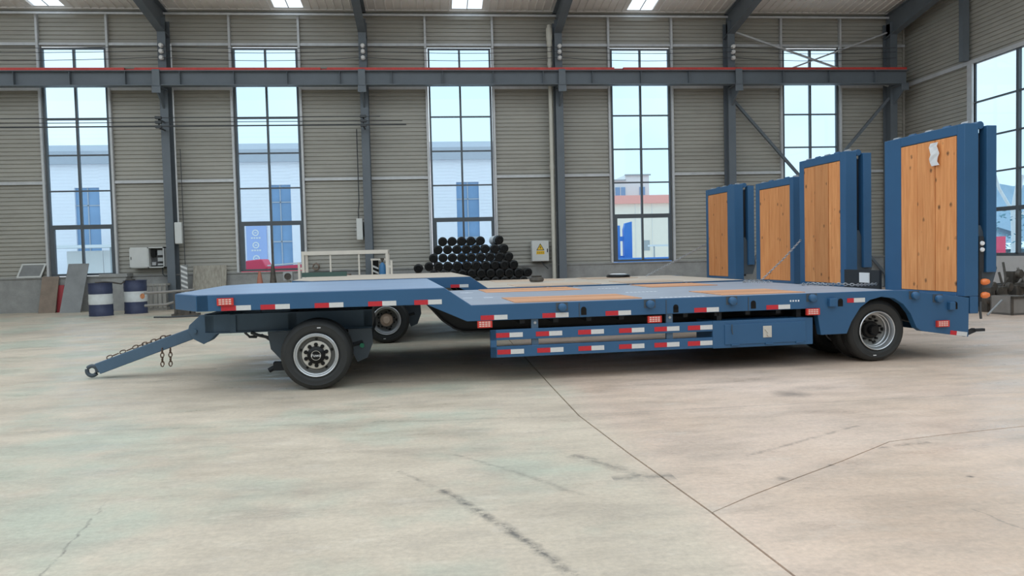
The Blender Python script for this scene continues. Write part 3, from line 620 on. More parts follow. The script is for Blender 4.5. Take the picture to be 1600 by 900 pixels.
# hazard stripes at the column feet
for x, n_, lab in ((-7.93, 6, 'striped barrier leaning by the leftmost column foot'), (-1.93, 5, 'striped barrier behind the white rack frame')):
    hz = empty('striped_barrier', (x, 25.3, 0), label=lab, cat='barrier', group='striped barriers at the columns')
    MB().box(-0.10, 0.10, 0, 0.05, 0, 1.40).build('board', M['black'] if x > -5 else M['sheetgrey'], hz)
    for k in range(n_):
        z = 0.5+k*0.15
        MB().prism([(-0.10, z+0.09), (0.10, z), (0.10, z+0.065), (-0.10, z+0.155)], 'y', -0.008, 0.0).build('stripe', M['tapew'], hz)

# ================================================================== TRAILERS
PHI = math.radians(3.43)
TYRE = MB().lathe([(0.235, 0.03), (0.262, 0.012), (0.275, 0.004), (0.30, 0.0), (0.33, 0.003), (0.338, 0.0), (0.345, 0.004), (0.372, 0.02), (0.388, 0.045), (0.393, 0.07), (0.393, 0.085), (0.383, 0.087), (0.383, 0.094), (0.393, 0.096), (0.395, 0.113), (0.385, 0.115), (0.385, 0.122), (0.395, 0.124), (0.393, 0.141), (0.383, 0.143), (0.383, 0.150), (0.393, 0.152), (0.388, 0.19), (0.372, 0.215), (0.33, 0.233), (0.27, 0.23), (0.235, 0.21)], (0, 0, 0), 'y', 48).mesh('tyre', M['rubber'], True)
def rim_mesh(deep):
    if not deep:
        mb = MB().lathe([(0.236, 0.03), (0.246, 0.014), (0.247, 0.002), (0.240, -0.004), (0.233, 0.0), (0.229, 0.010), (0.221, 0.016), (0.217, 0.010), (0.211, 0.012), (0.207, 0.022)], (0, 0, 0), 'y', 40, 0)
        mb.lathe([(0.207, 0.022), (0.196, 0.05), (0.19, 0.075), (0.165, 0.085), (0.0, 0.085)], (0, 0, 0), 'y', 40, 1)
    else:
        mb = MB().lathe([(0.236, 0.03), (0.246, 0.014), (0.247, 0.002), (0.240, -0.004), (0.232, 0.0), (0.227, 0.014), (0.218, 0.03), (0.212, 0.06), (0.205, 0.063), (0.200, 0.10), (0.206, 0.125), (0.196, 0.128), (0.192, 0.15)], (0, 0, 0), 'y', 40, 0)
        mb.lathe([(0.192, 0.15), (0.15, 0.168), (0.0, 0.168)], (0, 0, 0), 'y', 40, 1)
    return mb.mesh('rim', [M['steel'], M['rimdark']], True)
RIM_F, RIM_R = rim_mesh(False), rim_mesh(True)
def hub_front():
    mb = MB().lathe([(0.158, 0.06), (0.158, 0.034), (0.150, 0.026), (0.095, 0.026), (0.090, 0.034)], (0, 0, 0), 'y', 36, 0)
    mb.lathe([(0.102, 0.03), (0.096, 0.0), (0.07, -0.018), (0.058, -0.022), (0.0, -0.022)], (0, 0, 0), 'y', 28, 1)
    for k in range(10):
        a = 2*math.pi*(k+0.5)/10; c = (0.118*math.cos(a), 0.118*math.sin(a))
        mb.cyl((c[0], 0.03, c[1]), (c[0], 0.012, c[1]), 0.0225, 10, 1)
    for k in range(5):
        a = 2*math.pi*k/5+0.3; mb.cyl((0.181*math.cos(a), 0.082, 0.181*math.sin(a)), (0.181*math.cos(a), 0.07, 0.181*math.sin(a)), 0.017, 8, 1)
    mb.lathe([(0.054, -0.0225), (0.054, -0.0245), (0.050, -0.0245), (0.050, -0.0225)], (0, 0, 0), 'y', 28, 0)
    return mb.mesh('hub', [M['hubring'], M['black']], True)
def hub_rear(primer=False):
    mb = MB().lathe([(0.112, 0.168), (0.112, 0.13), (0.10, 0.115), (0.066, 0.112), (0.063, 0.06), (0.052, 0.045), (0.0, 0.045)], (0, 0, 0), 'y', 28, 0)
    for k in range(10):
        a = 2*math.pi*(k+0.5)/10; mb.cyl((0.138*math.cos(a), 0.168, 0.138*math.sin(a)), (0.138*math.cos(a), 0.125, 0.138*math.sin(a)), 0.014, 8, 1)
    for k in range(5):
        a = 2*math.pi*k/5; mb.prism([(0.155*math.cos(a-.12), 0.155*math.sin(a-.12)), (0.155*math.cos(a+.12), 0.155*math.sin(a+.12)), (0.182*math.cos(a+.12), 0.182*math.sin(a+.12)), (0.182*math.cos(a-.12), 0.182*math.sin(a-.12))], 'y', 0.140, 0.160, 1)
    return mb.mesh('hub', [M['primer'] if primer else M['black'], M['black']], True)
HUB_F, HUB_R, HUB_P = hub_front(), hub_rear(), hub_rear(True)
TAPE = MB().box(-0.155, 0.0, -0.004, 0.0, -0.027, 0.027, 0).box(0.0, 0.155, -0.004, 0.0, -0.027, 0.027, 1).mesh('reflector_tape', [M['tapered'], M['tapew']])
TAPE_S = MB().box(-0.12, -0.03, -0.004, 0.0, -0.027, 0.027, 0).box(-0.03, 0.12, -0.004, 0.0, -0.027, 0.027, 1).mesh('reflector_tape', [M['tapered'], M['tapew']])
def marker_mesh():
    mb = MB().box(-0.085, 0.085, -0.035, 0, -0.040, 0.040, 0)
    for r in (-0.02, 0.002, 0.024):
        for i in range(4): mb.box(-0.066+i*0.034, -0.040+i*0.034, -0.037, -0.035, r-0.008, r+0.006, 1)
    return mb.mesh('marker_lamp', [M['lampred'], M['lamppale']])
MARK = marker_mesh()
BUMP = MB().box(-0.07, 0.07, -0.004, 0.0, -0.05, 0.05, 1).lathe([(0.0, -0.07), (0.03, -0.068), (0.047, -0.055), (0.05, -0.012)], (0, 0, -0.006), 'y', 14, 0).mesh('lashing_boss', [M['blue'], M['bluedark']], True)
LINK = MB().tube([(0.042*math.cos(math.pi*k/8), -0.045, 0.042*math.sin(math.pi*k/8)-0.02) for k in range(9)], 0.008, 6).mesh('lashing_ring', M['blue'], True)
SLOT = MB().box(-0.032, 0.032, -0.004, 0.0, -0.045, 0.02).lathe([(0.0, -0.004), (0.032, -0.004), (0.032, 0.0)], (0, 0, 0.02), 'y', 14).mesh('stake_slot', M['black'])

def ramp(par, x, y0, y1, z0, z1, wl, wr, name_far, nplanks, seed):
    """raised loading ramp: frame is the part, planks and flap its pieces; wl/wr rail widths on the far/near side"""
    t = 0.20; top = 0.13
    fr = MB().box(x, x+t, y0, y0+wr, z0, z1).box(x, x+t, y1-wl, y1, z0, z1).box(x, x+t*0.9, y0+wr, y1-wl, z1-top, z1).box(x, x+t*0.9, y0+wr, y1-wl, z0, z0+0.05)
    fr.box(x+0.09, x+0.16, y0+wr, y1-wl, z0, z1-top)
    for ya in (y0, y1-0.10): fr.box(x+0.08, x+t, ya, ya+0.10, z0-0.22, z0-0.0005)
    r = fr.build('ramp', M['blue'], par, bevel=0.008)
    a, b = y0+wr+0.004, y1-wl-0.004
    rng = random.Random(seed); cuts = [a]
    for k in range(1, nplanks): cuts.append(a+(b-a)*(k+rng.uniform(-.12, .12))/nplanks)
    cuts.append(b)
    for p, q in zip(cuts, cuts[1:]):
        o = MB().box(0, 0.07, -(q-p)/2+0.005, (q-p)/2-0.005, 0, z1-top-z0-0.06).build('plank', M['plankr'], r, bevel=0.004); o.location = (x-0.006+rng.uniform(0, .012), (p+q)/2, z0+0.052)
    # folded outer section hanging behind, with its hinge lugs
    fx = x+0.30
    fl = MB().box(fx, fx+0.14, y0-0.02, y0+0.12, z0+0.30, z1-0.03).box(fx, fx+0.14, y1-0.14, y1-0.02, z0+0.30, z1-0.03).box(fx+0.02, fx+0.12, y0+0.12, y1-0.14, z0+0.35, z1-0.10)
    fl.build('folded_flap', M['blue'], r, bevel=0.008)
    for k in range(5):
        y = y0+0.12+(y1-y0-0.24)*k/4
        MB().cyl((x+t*0.6, y-0.06, z1+0.012), (x+t*0.6, y+0.06, z1+0.012), 0.028, 8).build('hinge_lug', M['blue'] if k % 2 else M['chain'], r)
    MB().cyl((x+t+0.05, y0+0.03, z1-0.02), (x+t+0.05, y1-0.03, z1-0.02), 0.05, 10).build('hinge_pin', M['blue'], r)
    MB().box(x+t+0.005, fx-0.005, y0+0.10, y1-0.10, z0+0.06, z1-0.12).build('gap_panel', M['under'], r)  # dark panel added to fill the gap between ramp and flap
    # kinked lifting arm behind the near rail
    for ya in (y0+0.04, y1-0.12): MB().prism([(x+t, z0+0.1), (x+t+0.22, z0+0.1), (x+t+0.30, z0+0.35), (x+t+0.06, z0+0.9), (x+t, z0+0.9)], 'y', ya, ya+0.06).build('lift_arm', M['bluedark'], r)
    return r

def make_trailer(label, O, dx, W, ramps, near):
    T = empty('lowbed_trailer', (O[0], O[1], 0), PHI, label=label, cat='trailer', group='blue lowbed trailers')
    S = lambda x: x-dx if x > 2.0 else x
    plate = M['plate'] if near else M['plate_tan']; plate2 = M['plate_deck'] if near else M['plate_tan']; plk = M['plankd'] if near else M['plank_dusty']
    ZN, ZD = 1.105, 0.898
    prof = [(-2.575, ZN), (0.10, ZN), (0.396, ZD), (S(5.64), 0.902), (S(5.90), 0.894), (S(6.75), 0.775), (S(6.74), 0.275), (S(6.08), 0.375), (S(6.01), 0.42), (S(5.93), 0.60), (S(5.83), 0.72), (S(5.70), 0.80), (S(5.53), 0.826), (S(5.37), 0.79), (S(5.24), 0.70), (S(5.12), 0.53), (S(5.055), 0.384), (S(4.71), 0.382), (S(4.65), 0.712), (0.347, 0.715), (-0.105, 0.922), (-2.575, 0.930)]
    for y0 in (0.0, W-0.10): MB().prism(prof, 'y', y0, y0+0.10).build('side_beam', M['blue'], T, bevel=0.006)
    # neck nose with chamfered corners
    nose = [(-2.57, 0.004), (-2.95, 0.62), (-2.95, W-0.62), (-2.57, W-0.004), (0.10, W-0.1), (0.10, 0.1), (-2.5, 0.1)]
    MB().prism([(-2.575, 0.0), (-2.95, 0.62), (-2.95, W-0.62), (-2.575, W), (-2.45, W), (-2.45, 0.0)], 'z', 0.93, ZN).build('nose_beam', M['blue'], T, bevel=0.006)
    MB().prism([(-2.45, 0.10), (0.10, 0.10), (0.10, W-0.10), (-2.45, W-0.10)], 'z', 1.04, ZN).build('neck_floor', M['blue'], T)
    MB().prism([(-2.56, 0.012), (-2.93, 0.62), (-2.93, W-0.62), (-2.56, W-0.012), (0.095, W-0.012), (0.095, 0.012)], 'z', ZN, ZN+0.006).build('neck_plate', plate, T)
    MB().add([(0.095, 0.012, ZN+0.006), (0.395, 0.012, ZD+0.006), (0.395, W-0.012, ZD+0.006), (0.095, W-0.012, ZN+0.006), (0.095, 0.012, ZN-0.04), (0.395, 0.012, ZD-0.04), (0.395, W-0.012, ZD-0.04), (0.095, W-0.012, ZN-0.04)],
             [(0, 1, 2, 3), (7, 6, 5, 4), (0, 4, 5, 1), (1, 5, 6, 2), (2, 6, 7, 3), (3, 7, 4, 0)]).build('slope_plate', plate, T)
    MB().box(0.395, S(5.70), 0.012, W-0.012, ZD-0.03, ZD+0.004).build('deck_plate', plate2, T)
    xa, xb = S(5.70), S(6.74)
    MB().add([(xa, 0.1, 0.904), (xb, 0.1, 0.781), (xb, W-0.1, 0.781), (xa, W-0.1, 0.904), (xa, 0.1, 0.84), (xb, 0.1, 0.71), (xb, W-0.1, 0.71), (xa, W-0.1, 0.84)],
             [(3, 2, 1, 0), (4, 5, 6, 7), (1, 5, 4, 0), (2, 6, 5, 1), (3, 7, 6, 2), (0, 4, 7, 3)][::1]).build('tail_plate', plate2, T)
    # timber let into the deck along both wheel tracks
    for (a, b, y0, y1) in ((0.92, 2.46, 0.10, 1.18), (S(3.50), S(4.60), 0.16, 1.22), (0.92, 2.40, W-1.16, W-0.10), (S(3.50), S(4.60), W-1.16, W-0.10)):
        n = 5
        me = MB().box(-(b-a)/2, (b-a)/2, -(y1-y0)/n/2+0.004, (y1-y0)/n/2-0.004, 0, 0.012).mesh('deck_plank', plk)
        for k in range(n): inst('deck_plank', me, T, ((a+b)/2, y0+(k+.5)*(y1-y0)/n, ZD+0.0))
    # chassis below
    for yc in (0.90, W-0.90):
        web = [(-2.4, 0.92), (-0.10, 0.92), (-0.03, 0.84), (0.12, 0.67), (0.27, 0.56), (0.38, 0.52), (S(4.6), 0.48), (S(4.9), 0.60), (S(5.9), 0.60), (S(6.6), 0.40), (S(6.7), 0.72), (S(5.7), 0.85), (0.4, 0.86), (0.15, 1.04), (-2.4, 1.04)]
        cb_ = MB().prism(web, 'y', yc-0.01, yc+0.01)
        for (p, q) in zip(web[:10], web[1:10]): cb_.bar((p[0], yc, p[1]), (q[0], yc, q[1]), 0.16, 0.02)
        cb_.build('chassis_rail', M['under'], T)
    for k in range(11):
        x = 0.6+k*(S(4.6)-0.6)/10
        MB().box(x-0.03, x+0.03, 0.10, W-0.10, 0.66, 0.86).build('crossmember', M['under'], T)
    for x in (S(4.75), S(6.55)): MB().box(x-0.03, x+0.03, 0.10, W-0.10, 0.5, 0.75).build('crossmember', M['under'], T)
    MB().box(S(6.68), S(6.74), 0.10, W-0.10, 0.30, 0.77).build('tail_panel', M['blue'], T)
    # dolly at the front
    for yc in (1.0, W-1.06): MB().box(-2.72, -0.74, yc, yc+0.06, 0.60, 0.83).box(-2.72, -0.74, yc-0.03, yc+0.09, 0.60, 0.615).box(-2.72, -0.74, yc-0.03, yc+0.09, 0.815, 0.83).box(-2.43, -2.36, yc-0.03, yc, 0.6, 0.83).build('dolly_rail', M['bar_blue'], T)
    for xq in (-2.72, -1.75, -0.84): MB().box(xq, xq+0.1, 1.0, W-1.0, 0.60, 0.83).build('dolly_crossbar', M['bar_blue'], T)
    MB().lathe([(0.62, 0.83), (0.70, 0.83), (0.70, 0.93), (0.62, 0.93)], (-1.35, W/2, 0), 'z', 36).lathe([(0, 0.88), (0.7, 0.88)], (-1.35, W/2, 0), 'z', 36).build('turntable', M['under'], T)
    for yc in (0.68, W-0.76):
        MB().prism([(-1.02, 0.62), (-0.74, 0.62), (-0.73, 0.45), (-0.80, 0.27), (-0.92, 0.22), (-1.0, 0.40)], 'y', yc, yc+0.06).build('spring_hanger', M['bluedark'], T); MB().prism([(-1.95, 0.62), (-1.68, 0.62), (-1.62, 0.30), (-1.80, 0.28), (-1.92, 0.42)], 'y', yc, yc+0.06).build('spring_hanger', M['bluedark'], T)
    for yc in (0.66, W-0.74): MB().tube([(-1.75, yc+0.05, 0.46), (-1.55, yc+0.05, 0.40), (-1.35, yc+0.05, 0.38), (-1.1, yc+0.05, 0.40), (-0.85, yc+0.05, 0.46)], 0.045, 6).build('leaf_spring', M['under'], T)
    MB().cyl((-1.348, 0.3, 0.393), (-1.348, W-0.3, 0.393), 0.075, 12).build('axle', M['under'], T)
    MB().cyl((S(5.54), 0.3, 0.393), (S(5.54), W-0.3, 0.393), 0.075, 12).build('axle', M['under'], T)
    if near:
        v = empty('air_valve', (-0.86, 0.68, 0.42)); v.parent = T
        MB().cyl((0, 0, 0), (0, -0.03, 0), 0.028, 12).build('valve_cap', M['green'], v)
        MB().tube([(-1.25, 0.45, 0.30), (-1.15, 0.3, 0.15), (-1.3, 0.5, 0.2)], 0.012, 6).build('air_line', M['cable'], T)
        MB().tube([(-2.26, 0.98, 0.60), (-2.2, 0.95, 0.55), (-2.05, 0.92, 0.57), (-1.95, 0.9, 0.5), (-1.86, 0.9, 0.38), (-1.80, 0.9, 0.22)], 0.014, 6).build('air_line', M['cable'], T)
        MB().tube([(-2.18, 0.95, 0.60), (-2.1, 0.92, 0.57), (-1.95, 0.9, 0.53), (-1.86, 0.88, 0.45), (-1.80, 0.86, 0.24)], 0.020, 6).build('air_line', M['cable'], T)
        MB().tube([(-2.24, 0.95, 0.60), (-2.20, 0.93, 0.545), (-2.12, 0.93, 0.54), (-2.1, 0.93, 0.58)], 0.010, 6).build('air_line', M['cable'], T)
        MB().box(-1.92, -1.74, 0.82, 0.94, 0.14, 0.24).cyl((-1.9, 0.88, 0.18), (-1.98, 0.88, 0.14), 0.03, 8).build('hose_coupling', M['under'], T)
    # wheels: dual tyres each end
    def wheel(x, y, face, rim, hub, lettered=False):
        rz = 0 if face < 0 else math.pi
        t = inst('wheel', TYRE, T, (x, y, 0.393), rz)
        inst('rim', rim, t); h_ = inst('hub', hub, t)
        if lettered:
            text('hub_lettering', 'Fuwa', 0.05, M['white'], t, Matrix.Translation((0, -0.0235, 0)) @ FACE)
        MB().box(0.02 if rim is RIM_F else -0.06, 0.06 if rim is RIM_F else -0.02, -0.003, 0.002, 0.302 if rim is RIM_F else -0.315, 0.312 if rim is RIM_F else -0.305).build('sidewall_mark', M['white'], t)
    hub_f = HUB_F if near else HUB_P
    rim_f = RIM_F if near else RIM_R
    wheel(-1.348, 0.10, -1, rim_f, hub_f, near); wheel(-1.348, 0.36, -1, RIM_R, HUB_R); wheel(-1.348, W-0.10, 1, RIM_F, HUB_F); wheel(-1.348, W-0.36, 1, RIM_R, HUB_R)
    for y, f in ((0.10, -1), (0.36, -1), (0.92, -1), (1.17, -1), (W-0.10, 1), (W-0.36, 1), (W-0.92, 1), (W-1.17, 1)): wheel(S(5.54), y, f, RIM_R, HUB_R)
    # drawbar with its eye
    c = W/2
    for s in ((-1, 1) if near else ()):
        MB().prism([(-2.66, 0.81), (-2.96, 0.775), (-3.10, 0.65), (-3.12, 0.575), (-3.06, 0.47), (-2.93, 0.395), (-2.85, 0.435), (-2.74, 0.55), (-2.66, 0.58)], 'y', c+s*0.13-0.012, c+s*0.13+0.012).build('drawbar_cheek', M['bar_blue'], T, bevel=0.004)
    if near:
        MB().cyl((-3.03, c-0.17, 0.57), (-3.03, c+0.17, 0.57), 0.028, 12).build('drawbar_pin', M['bar_blue'], T, True)
        MB().prism([(-2.98, 0.650), (-2.93, 0.51), (-4.22, 0.060), (-4.285, 0.195)], 'y', c-0.11, c+0.11).build('drawbar', M['bar_blue'], T, bevel=0.01)
        ring = [(-4.35+0.062*math.cos(2*math.pi*k/20), c, 0.095+0.062*math.sin(2*math.pi*k/20)) for k in range(20)]
        MB().tube(ring, 0.026, 10, closed=True).bar((-4.29, c, 0.105), (-4.22, c, 0.13), 0.06, 0.07).build('towing_eye', M['bluedark'], T, True)
    # chains on the drawbar
    if near:
        chain_mb([(-4.15, c-0.06, 0.255), (-4.0, c-0.06, 0.315), (-3.9, c-0.05, 0.345), (-3.76, c-0.05, 0.40), (-3.6, c-0.06, 0.445), (-3.48, c-0.06, 0.49), (-3.36, c-0.06, 0.525)], 0.075, 0.008).build('safety_chain', M['rust'], T, True)
        for x in (-3.45, -3.35): chain_mb([(x, c-0.12, 0.36), (x-0.005, c-0.12, 0.13)], 0.07, 0.008).build('hanging_chain', M['rust'], T, True)
    # tape, lamps, lashing points on both sides
    tapes = [(-2.165, 0.958), (-1.755, 0.957), (-1.18, 0.955), (-0.60, 0.953), (-0.09, 0.951), (0.657, 0.750), (1.376, 0.750), (2.13, 0.748), (3.226, 0.746), (4.147, 0.747)]
    for x, z in tapes: inst('reflector_tape', TAPE, T, (S(x), 0.0, z))
    inst('reflector_tape', TAPE_S, T, (S(5.18), 0, 0.795)); 
    o = inst('reflector_tape', TAPE_S, T, (S(6.60), 0, 0.325)); o.rotation_euler = (0, 0.14, 0)
    for x, z, y in ((-2.27, 1.03, 0), (0.55, 0.675, 0.04), (2.58, 0.655, 0.04), (4.59, 0.675, 0), (6.36, 0.46, 0)): inst('marker_lamp', MARK, T, (S(x), y, z))
    for x, z in ((1.454, 0.845), (2.516, 0.845), (3.545, 0.848), (4.586, 0.848), (5.974, 0.833), (6.304, 0.782)):
        bo = inst('lashing_boss', BUMP, T, (S(x), 0, z)); inst('lashing_ring', LINK, bo)
    for x, z in ((1.713, 0.785), (2.84, 0.772), (3.824, 0.785), (4.97, 0.772), (6.55, 0.68)): inst('stake_slot', SLOT, T, (S(x), 0, z))
    for x in (1.66, 2.72, 3.76): MB().box(S(x)-0.004, S(x)+0.004, -0.006, 0, 0.72, 0.88).build('weld_seam', M['bluedark'], T)
    MB().box(S(4.80), S(4.90), -0.05, 0.0, 0.73, 0.83).build('stake_pocket', M['blue'], T, bevel=0.006)
    MB().box(S(6.44), S(6.52), -0.05, 0.0, 0.63, 0.73).build('stake_pocket', M['blue'], T, bevel=0.006)
    # side guard
    gd = MB().box(0.61, 3.30-dx, 0.0, 0.04, 0.485, 0.605).box(0.61, 3.30-dx, 0.0, 0.06, 0.285, 0.412).box(0.61, 0.68, 0.0, 0.05, 0.285, 0.605).build('side_guard', M['blue'], T, bevel=0.004)
    for x, z in ((0.83, 0.541), (1.295, 0.540), (1.796, 0.539), (2.29, 0.538), (2.725, 0.537), (3.142, 0.536), (0.84, 0.348), (1.306, 0.348), (1.796, 0.348), (2.287, 0.348), (2.722, 0.348), (3.139, 0.348)):
        inst('reflector_tape', TAPE, gd, (S(x), 0, z))
    for x in (1.135, 2.77):
        hg = MB().box(S(x)-0.04, S(x)+0.04, 0.03, 0.07, 0.40, 0.87).build('guard_hanger', M['bar_blue'], gd); 
        MB().cyl((S(x), 0.03, 0.67), (S(x), 0.012, 0.67), 0.016, 8).build('bolt', M['chain'], gd)
    # tool box
    a, b = S(3.30), S(4.60)
    tb = MB().box(a, b, 0.0, 0.50, 0.275, 0.605).build('tool_box', M['blue'], T, bevel=0.006)
    td = MB().box(a+0.15, b-0.10, -0.012, 0.0, 0.315, 0.56).build('tool_box_door', M['blue'], tb, bevel=0.004)
    MB().box(S(3.994)-0.055, S(3.994)+0.055, -0.020, -0.012, 0.385, 0.525).cyl((S(3.994)+0.01, -0.02, 0.42), (S(3.994)+0.01, -0.045, 0.42), 0.022, 10).bar((S(3.994)-0.03, -0.026, 0.49), (S(3.994)+0.03, -0.026, 0.42), 0.012, 0.02).build('latch', M['hubring'], td)
    for x in (3.58, 4.02, 4.42): MB().box(S(x)-0.05, S(x)+0.05, -0.02, 0.0, 0.30, 0.32).build('hinge', M['blue'], tb)
    MB().tube([(S(3.54), -0.015, 0.56), (S(3.535), -0.02, 0.50), (S(3.545), -0.02, 0.44)], 0.006, 5).build('door_stay', M['bluedark'], tb)
    [MB().box(xq, xq+0.06, 0.1, 0.4, 0.60, 0.70).build('box_hanger', M['under'], tb) for xq in (a+0.1, b-0.16)]
    # ramps
    for i, (y0, y1, wl, wr, z0, z1, np_) in enumerate(ramps): ramp(T, S(6.68), y0, y1, z0, z1, wl, wr, near, np_, i+(0 if near else 5))
    # rear lamps, hook, plate
    lb = MB().box(S(6.89), S(6.93), 0.0, 0.06, 0.66, 1.45).build('lamp_bracket', M['under'], T)
    for z in (0.80, 0.97): MB().lathe([(0.0, -0.05), (0.025, -0.045), (0.04, -0.02), (0.042, 0.02), (0.03, 0.06), (0.0, 0.065)], (S(6.96), -0.005, z), 'x', 16).build('rear_lamp', M['orange'], lb, True)
    MB().tube([(S(6.91), 0.0, 0.72), (S(6.90), -0.01, 0.6), (S(6.91), -0.01, 0.50)], 0.015, 6).build('lamp_cable', M['cable'], lb)
    for z in (1.38, 1.46): MB().lathe([(0.0, -0.02), (0.025, -0.018), (0.03, 0.0)], (S(6.92), -0.015, z), 'y', 12).build('lamp_lens', M['white'], lb)
    MB().box(S(6.885), S(6.95), -0.01, 0.05, 1.10, 1.55).build('lamp_board', M['under'], lb)
    MB().bar((S(6.70), 0.05, 0.30), (S(6.86), 0.05, 0.355), 0.05, 0.05).bar((S(6.82), 0.05, 0.352), (S(7.0), 0.05, 0.352), 0.05, 0.035).build('rope_hook', M['under'], T)
    if near: MB().box(S(6.60), S(6.615), 1.84, 2.08, 0.91, 1.06).build('white_plate', M['white'], T); MB().box(S(6.62), S(6.66), 1.62, 2.5, 0.6, 1.10).build('plate_holder', M['under'], T)
    return T

near_t = make_trailer('nearest blue lowbed trailer with side guard and two raised timber ramps', (0.0, 8.71), 0.0, 3.9,
                      [(-0.004, 1.575, 0.36, 0.135, 0.79, 2.975, 3), (2.55, 3.93, 0.15, 0.15, 0.82, 2.975, 3)], True)
OX, OY = 0.5*math.cos(PHI), 13.2+0.5*math.sin(PHI)
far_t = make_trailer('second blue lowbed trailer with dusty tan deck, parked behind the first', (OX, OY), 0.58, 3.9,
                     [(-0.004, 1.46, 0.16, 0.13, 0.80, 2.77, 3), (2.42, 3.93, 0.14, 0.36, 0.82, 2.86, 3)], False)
# stencilled marks on the near deck (lettering too worn to read) and chains from the ramps
for x, y, n_ in ((2.70, 2.88, 6), (2.72, 1.52, 8), (2.70, 0.10, 10)):
    for k in range(n_): MB().box(x+k*0.058, x+k*0.058+0.036, y, y+0.07, 0.902, 0.9035).build('stencil_mark', M['stencil'], near_t)
for x, y in ((0.55, 2.95), (0.45, 1.45), (0.62, 2.9), (0.72, 1.40)): MB().box(x, x+0.12, y, y+0.05, 0.902, 0.9035).build('stencil_mark', M['stencil'], near_t)
for k in range(4): MB().box(4.30+k*0.035, 4.318+k*0.035, -0.003, 0, 0.805, 0.825).build('stencil_mark', M['stencil'], near_t)
def rt(p): return (p[0], p[1], p[2])
chain_mb([(6.6, 1.65, 0.90), (6.15, 1.45, 0.905), (5.9, 1.55, 0.925), (5.7, 1.5, 0.925), (5.62, 1.75, 0.93), (5.4, 1.7, 0.925)], 0.06, 0.0065).build('ramp_chain', M['chain'], near_t, True)
chain_mb([(6.66, 3.86, 1.60), (6.3, 3.80, 1.28), (5.85, 3.72, 0.93)], 0.055, 0.0055).build('ramp_chain', M['chain'], near_t, True)
chain_mb([(5.85, 3.72, 0.92), (5.5, 3.6, 0.92), (5.3, 3.3, 0.92), (5.6, 2.9, 0.92)], 0.055, 0.0055).build('ramp_chain', M['chain'], near_t, True)
chain_mb([(6.08, 3.9, 1.60), (5.2, 3.5, 1.25), (4.3, 3.0, 0.93)], 0.075, 0.007).build('ramp_chain', M['chain'], far_t, True)
# crumpled paper tag on the near ramp
pt = MB(); vs = []
for j in range(7):
    for i in range(3): vs.append((6.657+random.uniform(0, .02)-0.025, 0.42+0.075*i+0.02*math.sin(j*1.7), 2.80-0.05*j))
pt.add(vs, [(j*3+i, j*3+i+1, j*3+i+4, j*3+i+3) for j in range(6) for i in range(2)])
o = pt.build('paper_tag', M['white'], near_t); o.modifiers.new('thick', 'SOLIDIFY').thickness = 0.006

# things on the far trailer deck
def tw(x, y, z, O=(OX, OY)): return (O[0]+x*math.cos(PHI)-y*math.sin(PHI), O[1]+x*math.sin(PHI)+y*math.cos(PHI), z)
p = tw(1.65, 2.0, 0.914)
MB().lathe([(0.0, 0.0), (0.13, 0.0), (0.15, 0.03), (0.14, 0.075), (0.10, 0.10), (0.0, 0.105)], (0, 0, 0), 'z', 18).lathe([(0.10, 0.10), (0.11, 0.12), (0.07, 0.12), (0.06, 0.10)], (0, 0, 0), 'z', 18).build('strap_coil', M['iron'], None, True, label='dark coiled strap lying on the second trailer deck', cat='strap').location = p
p = tw(3.75, 3.3, 0.905)
rb = empty('rubber_ring', p, label='black ring with a pale top on the second trailer deck', cat='ring')
MB().lathe([(0.17, 0.02), (0.20, 0.0), (0.25, 0.0), (0.27, 0.03), (0.25, 0.06), (0.20, 0.07), (0.17, 0.05), (0.17, 0.02)], (0, 0, 0), 'z', 24).build('ring', M['black'], rb, True)
MB().lathe([(0.0, 0.085), (0.15, 0.085), (0.19, 0.075), (0.18, 0.05), (0.0, 0.05)], (0, 0, 0), 'z', 24).build('cover', M['white'], rb, True)
p = tw(-2.60, 3.2, 1.111)
o = MB().box(-0.45, 0.45, -0.12, 0.12, 0, 0.07).box(-0.45, 0.45, -0.12, -0.10, 0.07, 0.09).box(-0.45, 0.45, 0.10, 0.12, 0.07, 0.09).build('steel_channel', M['greenbar'], label='short dark green steel channel on the second trailer nose', cat='steel channel'); o.location = p; o.rotation_euler = (0, 0, PHI)

# ================================================================== THINGS ALONG THE WALL
# stack of black pipes
PIPE = MB().lathe([(0.085, -0.02), (0.085, -0.03), (0.115, -0.03), (0.138, -0.015), (0.145, 0.02), (0.145, 0.10), (0.138, 0.11), (0.138, 1.15), (0.0, 1.15)], (0, 0, 0), 'y', 18)
PIPE.lathe([(0.0, 0.01), (0.085, 0.01), (0.085, -0.02)], (0, 0, 0), 'y', 18)
PIPE.lathe([(0.03, 0.01), (0.03, -0.025), (0.0, -0.025)], (0, 0, 0), 'y', 10)
PIPEM = PIPE.mesh('black_pipe', M['black'], True)
ZP = 0.657
rows = [(-0.185, 11, 'lowest row'), (-0.038, 11, 'second row from the bottom'), (-0.185, 10, 'third row from the bottom'), (-0.04, 9, 'third row from the top'), (0.11, 8, 'second row from the top'), (0.26, 5, 'top row')]
ORD = ('first', 'second', 'third', 'fourth', 'fifth', 'sixth', 'seventh', 'eighth', 'ninth', 'tenth', 'eleventh')
def pipe(x, z, lab, y=24.0, rz=0.0):
    return inst('black_pipe', PIPEM, None, (x, y, z), rz, label=lab, cat='pipe', group='stacked black pipes by the window')
for k, (x0, n_, rn) in enumerate(rows):
    for i in range(n_):
        pipe(x0+0.294*i, ZP+0.255*k, '%s black pipe from the left in the %s of the stack' % (ORD[i], rn), 24.0+random.uniform(-.04, .04))
o = pipe(2.02, ZP+0.258*5, 'lone black pipe with white wrapping, top right of the pipe stack', rz=math.radians(5))
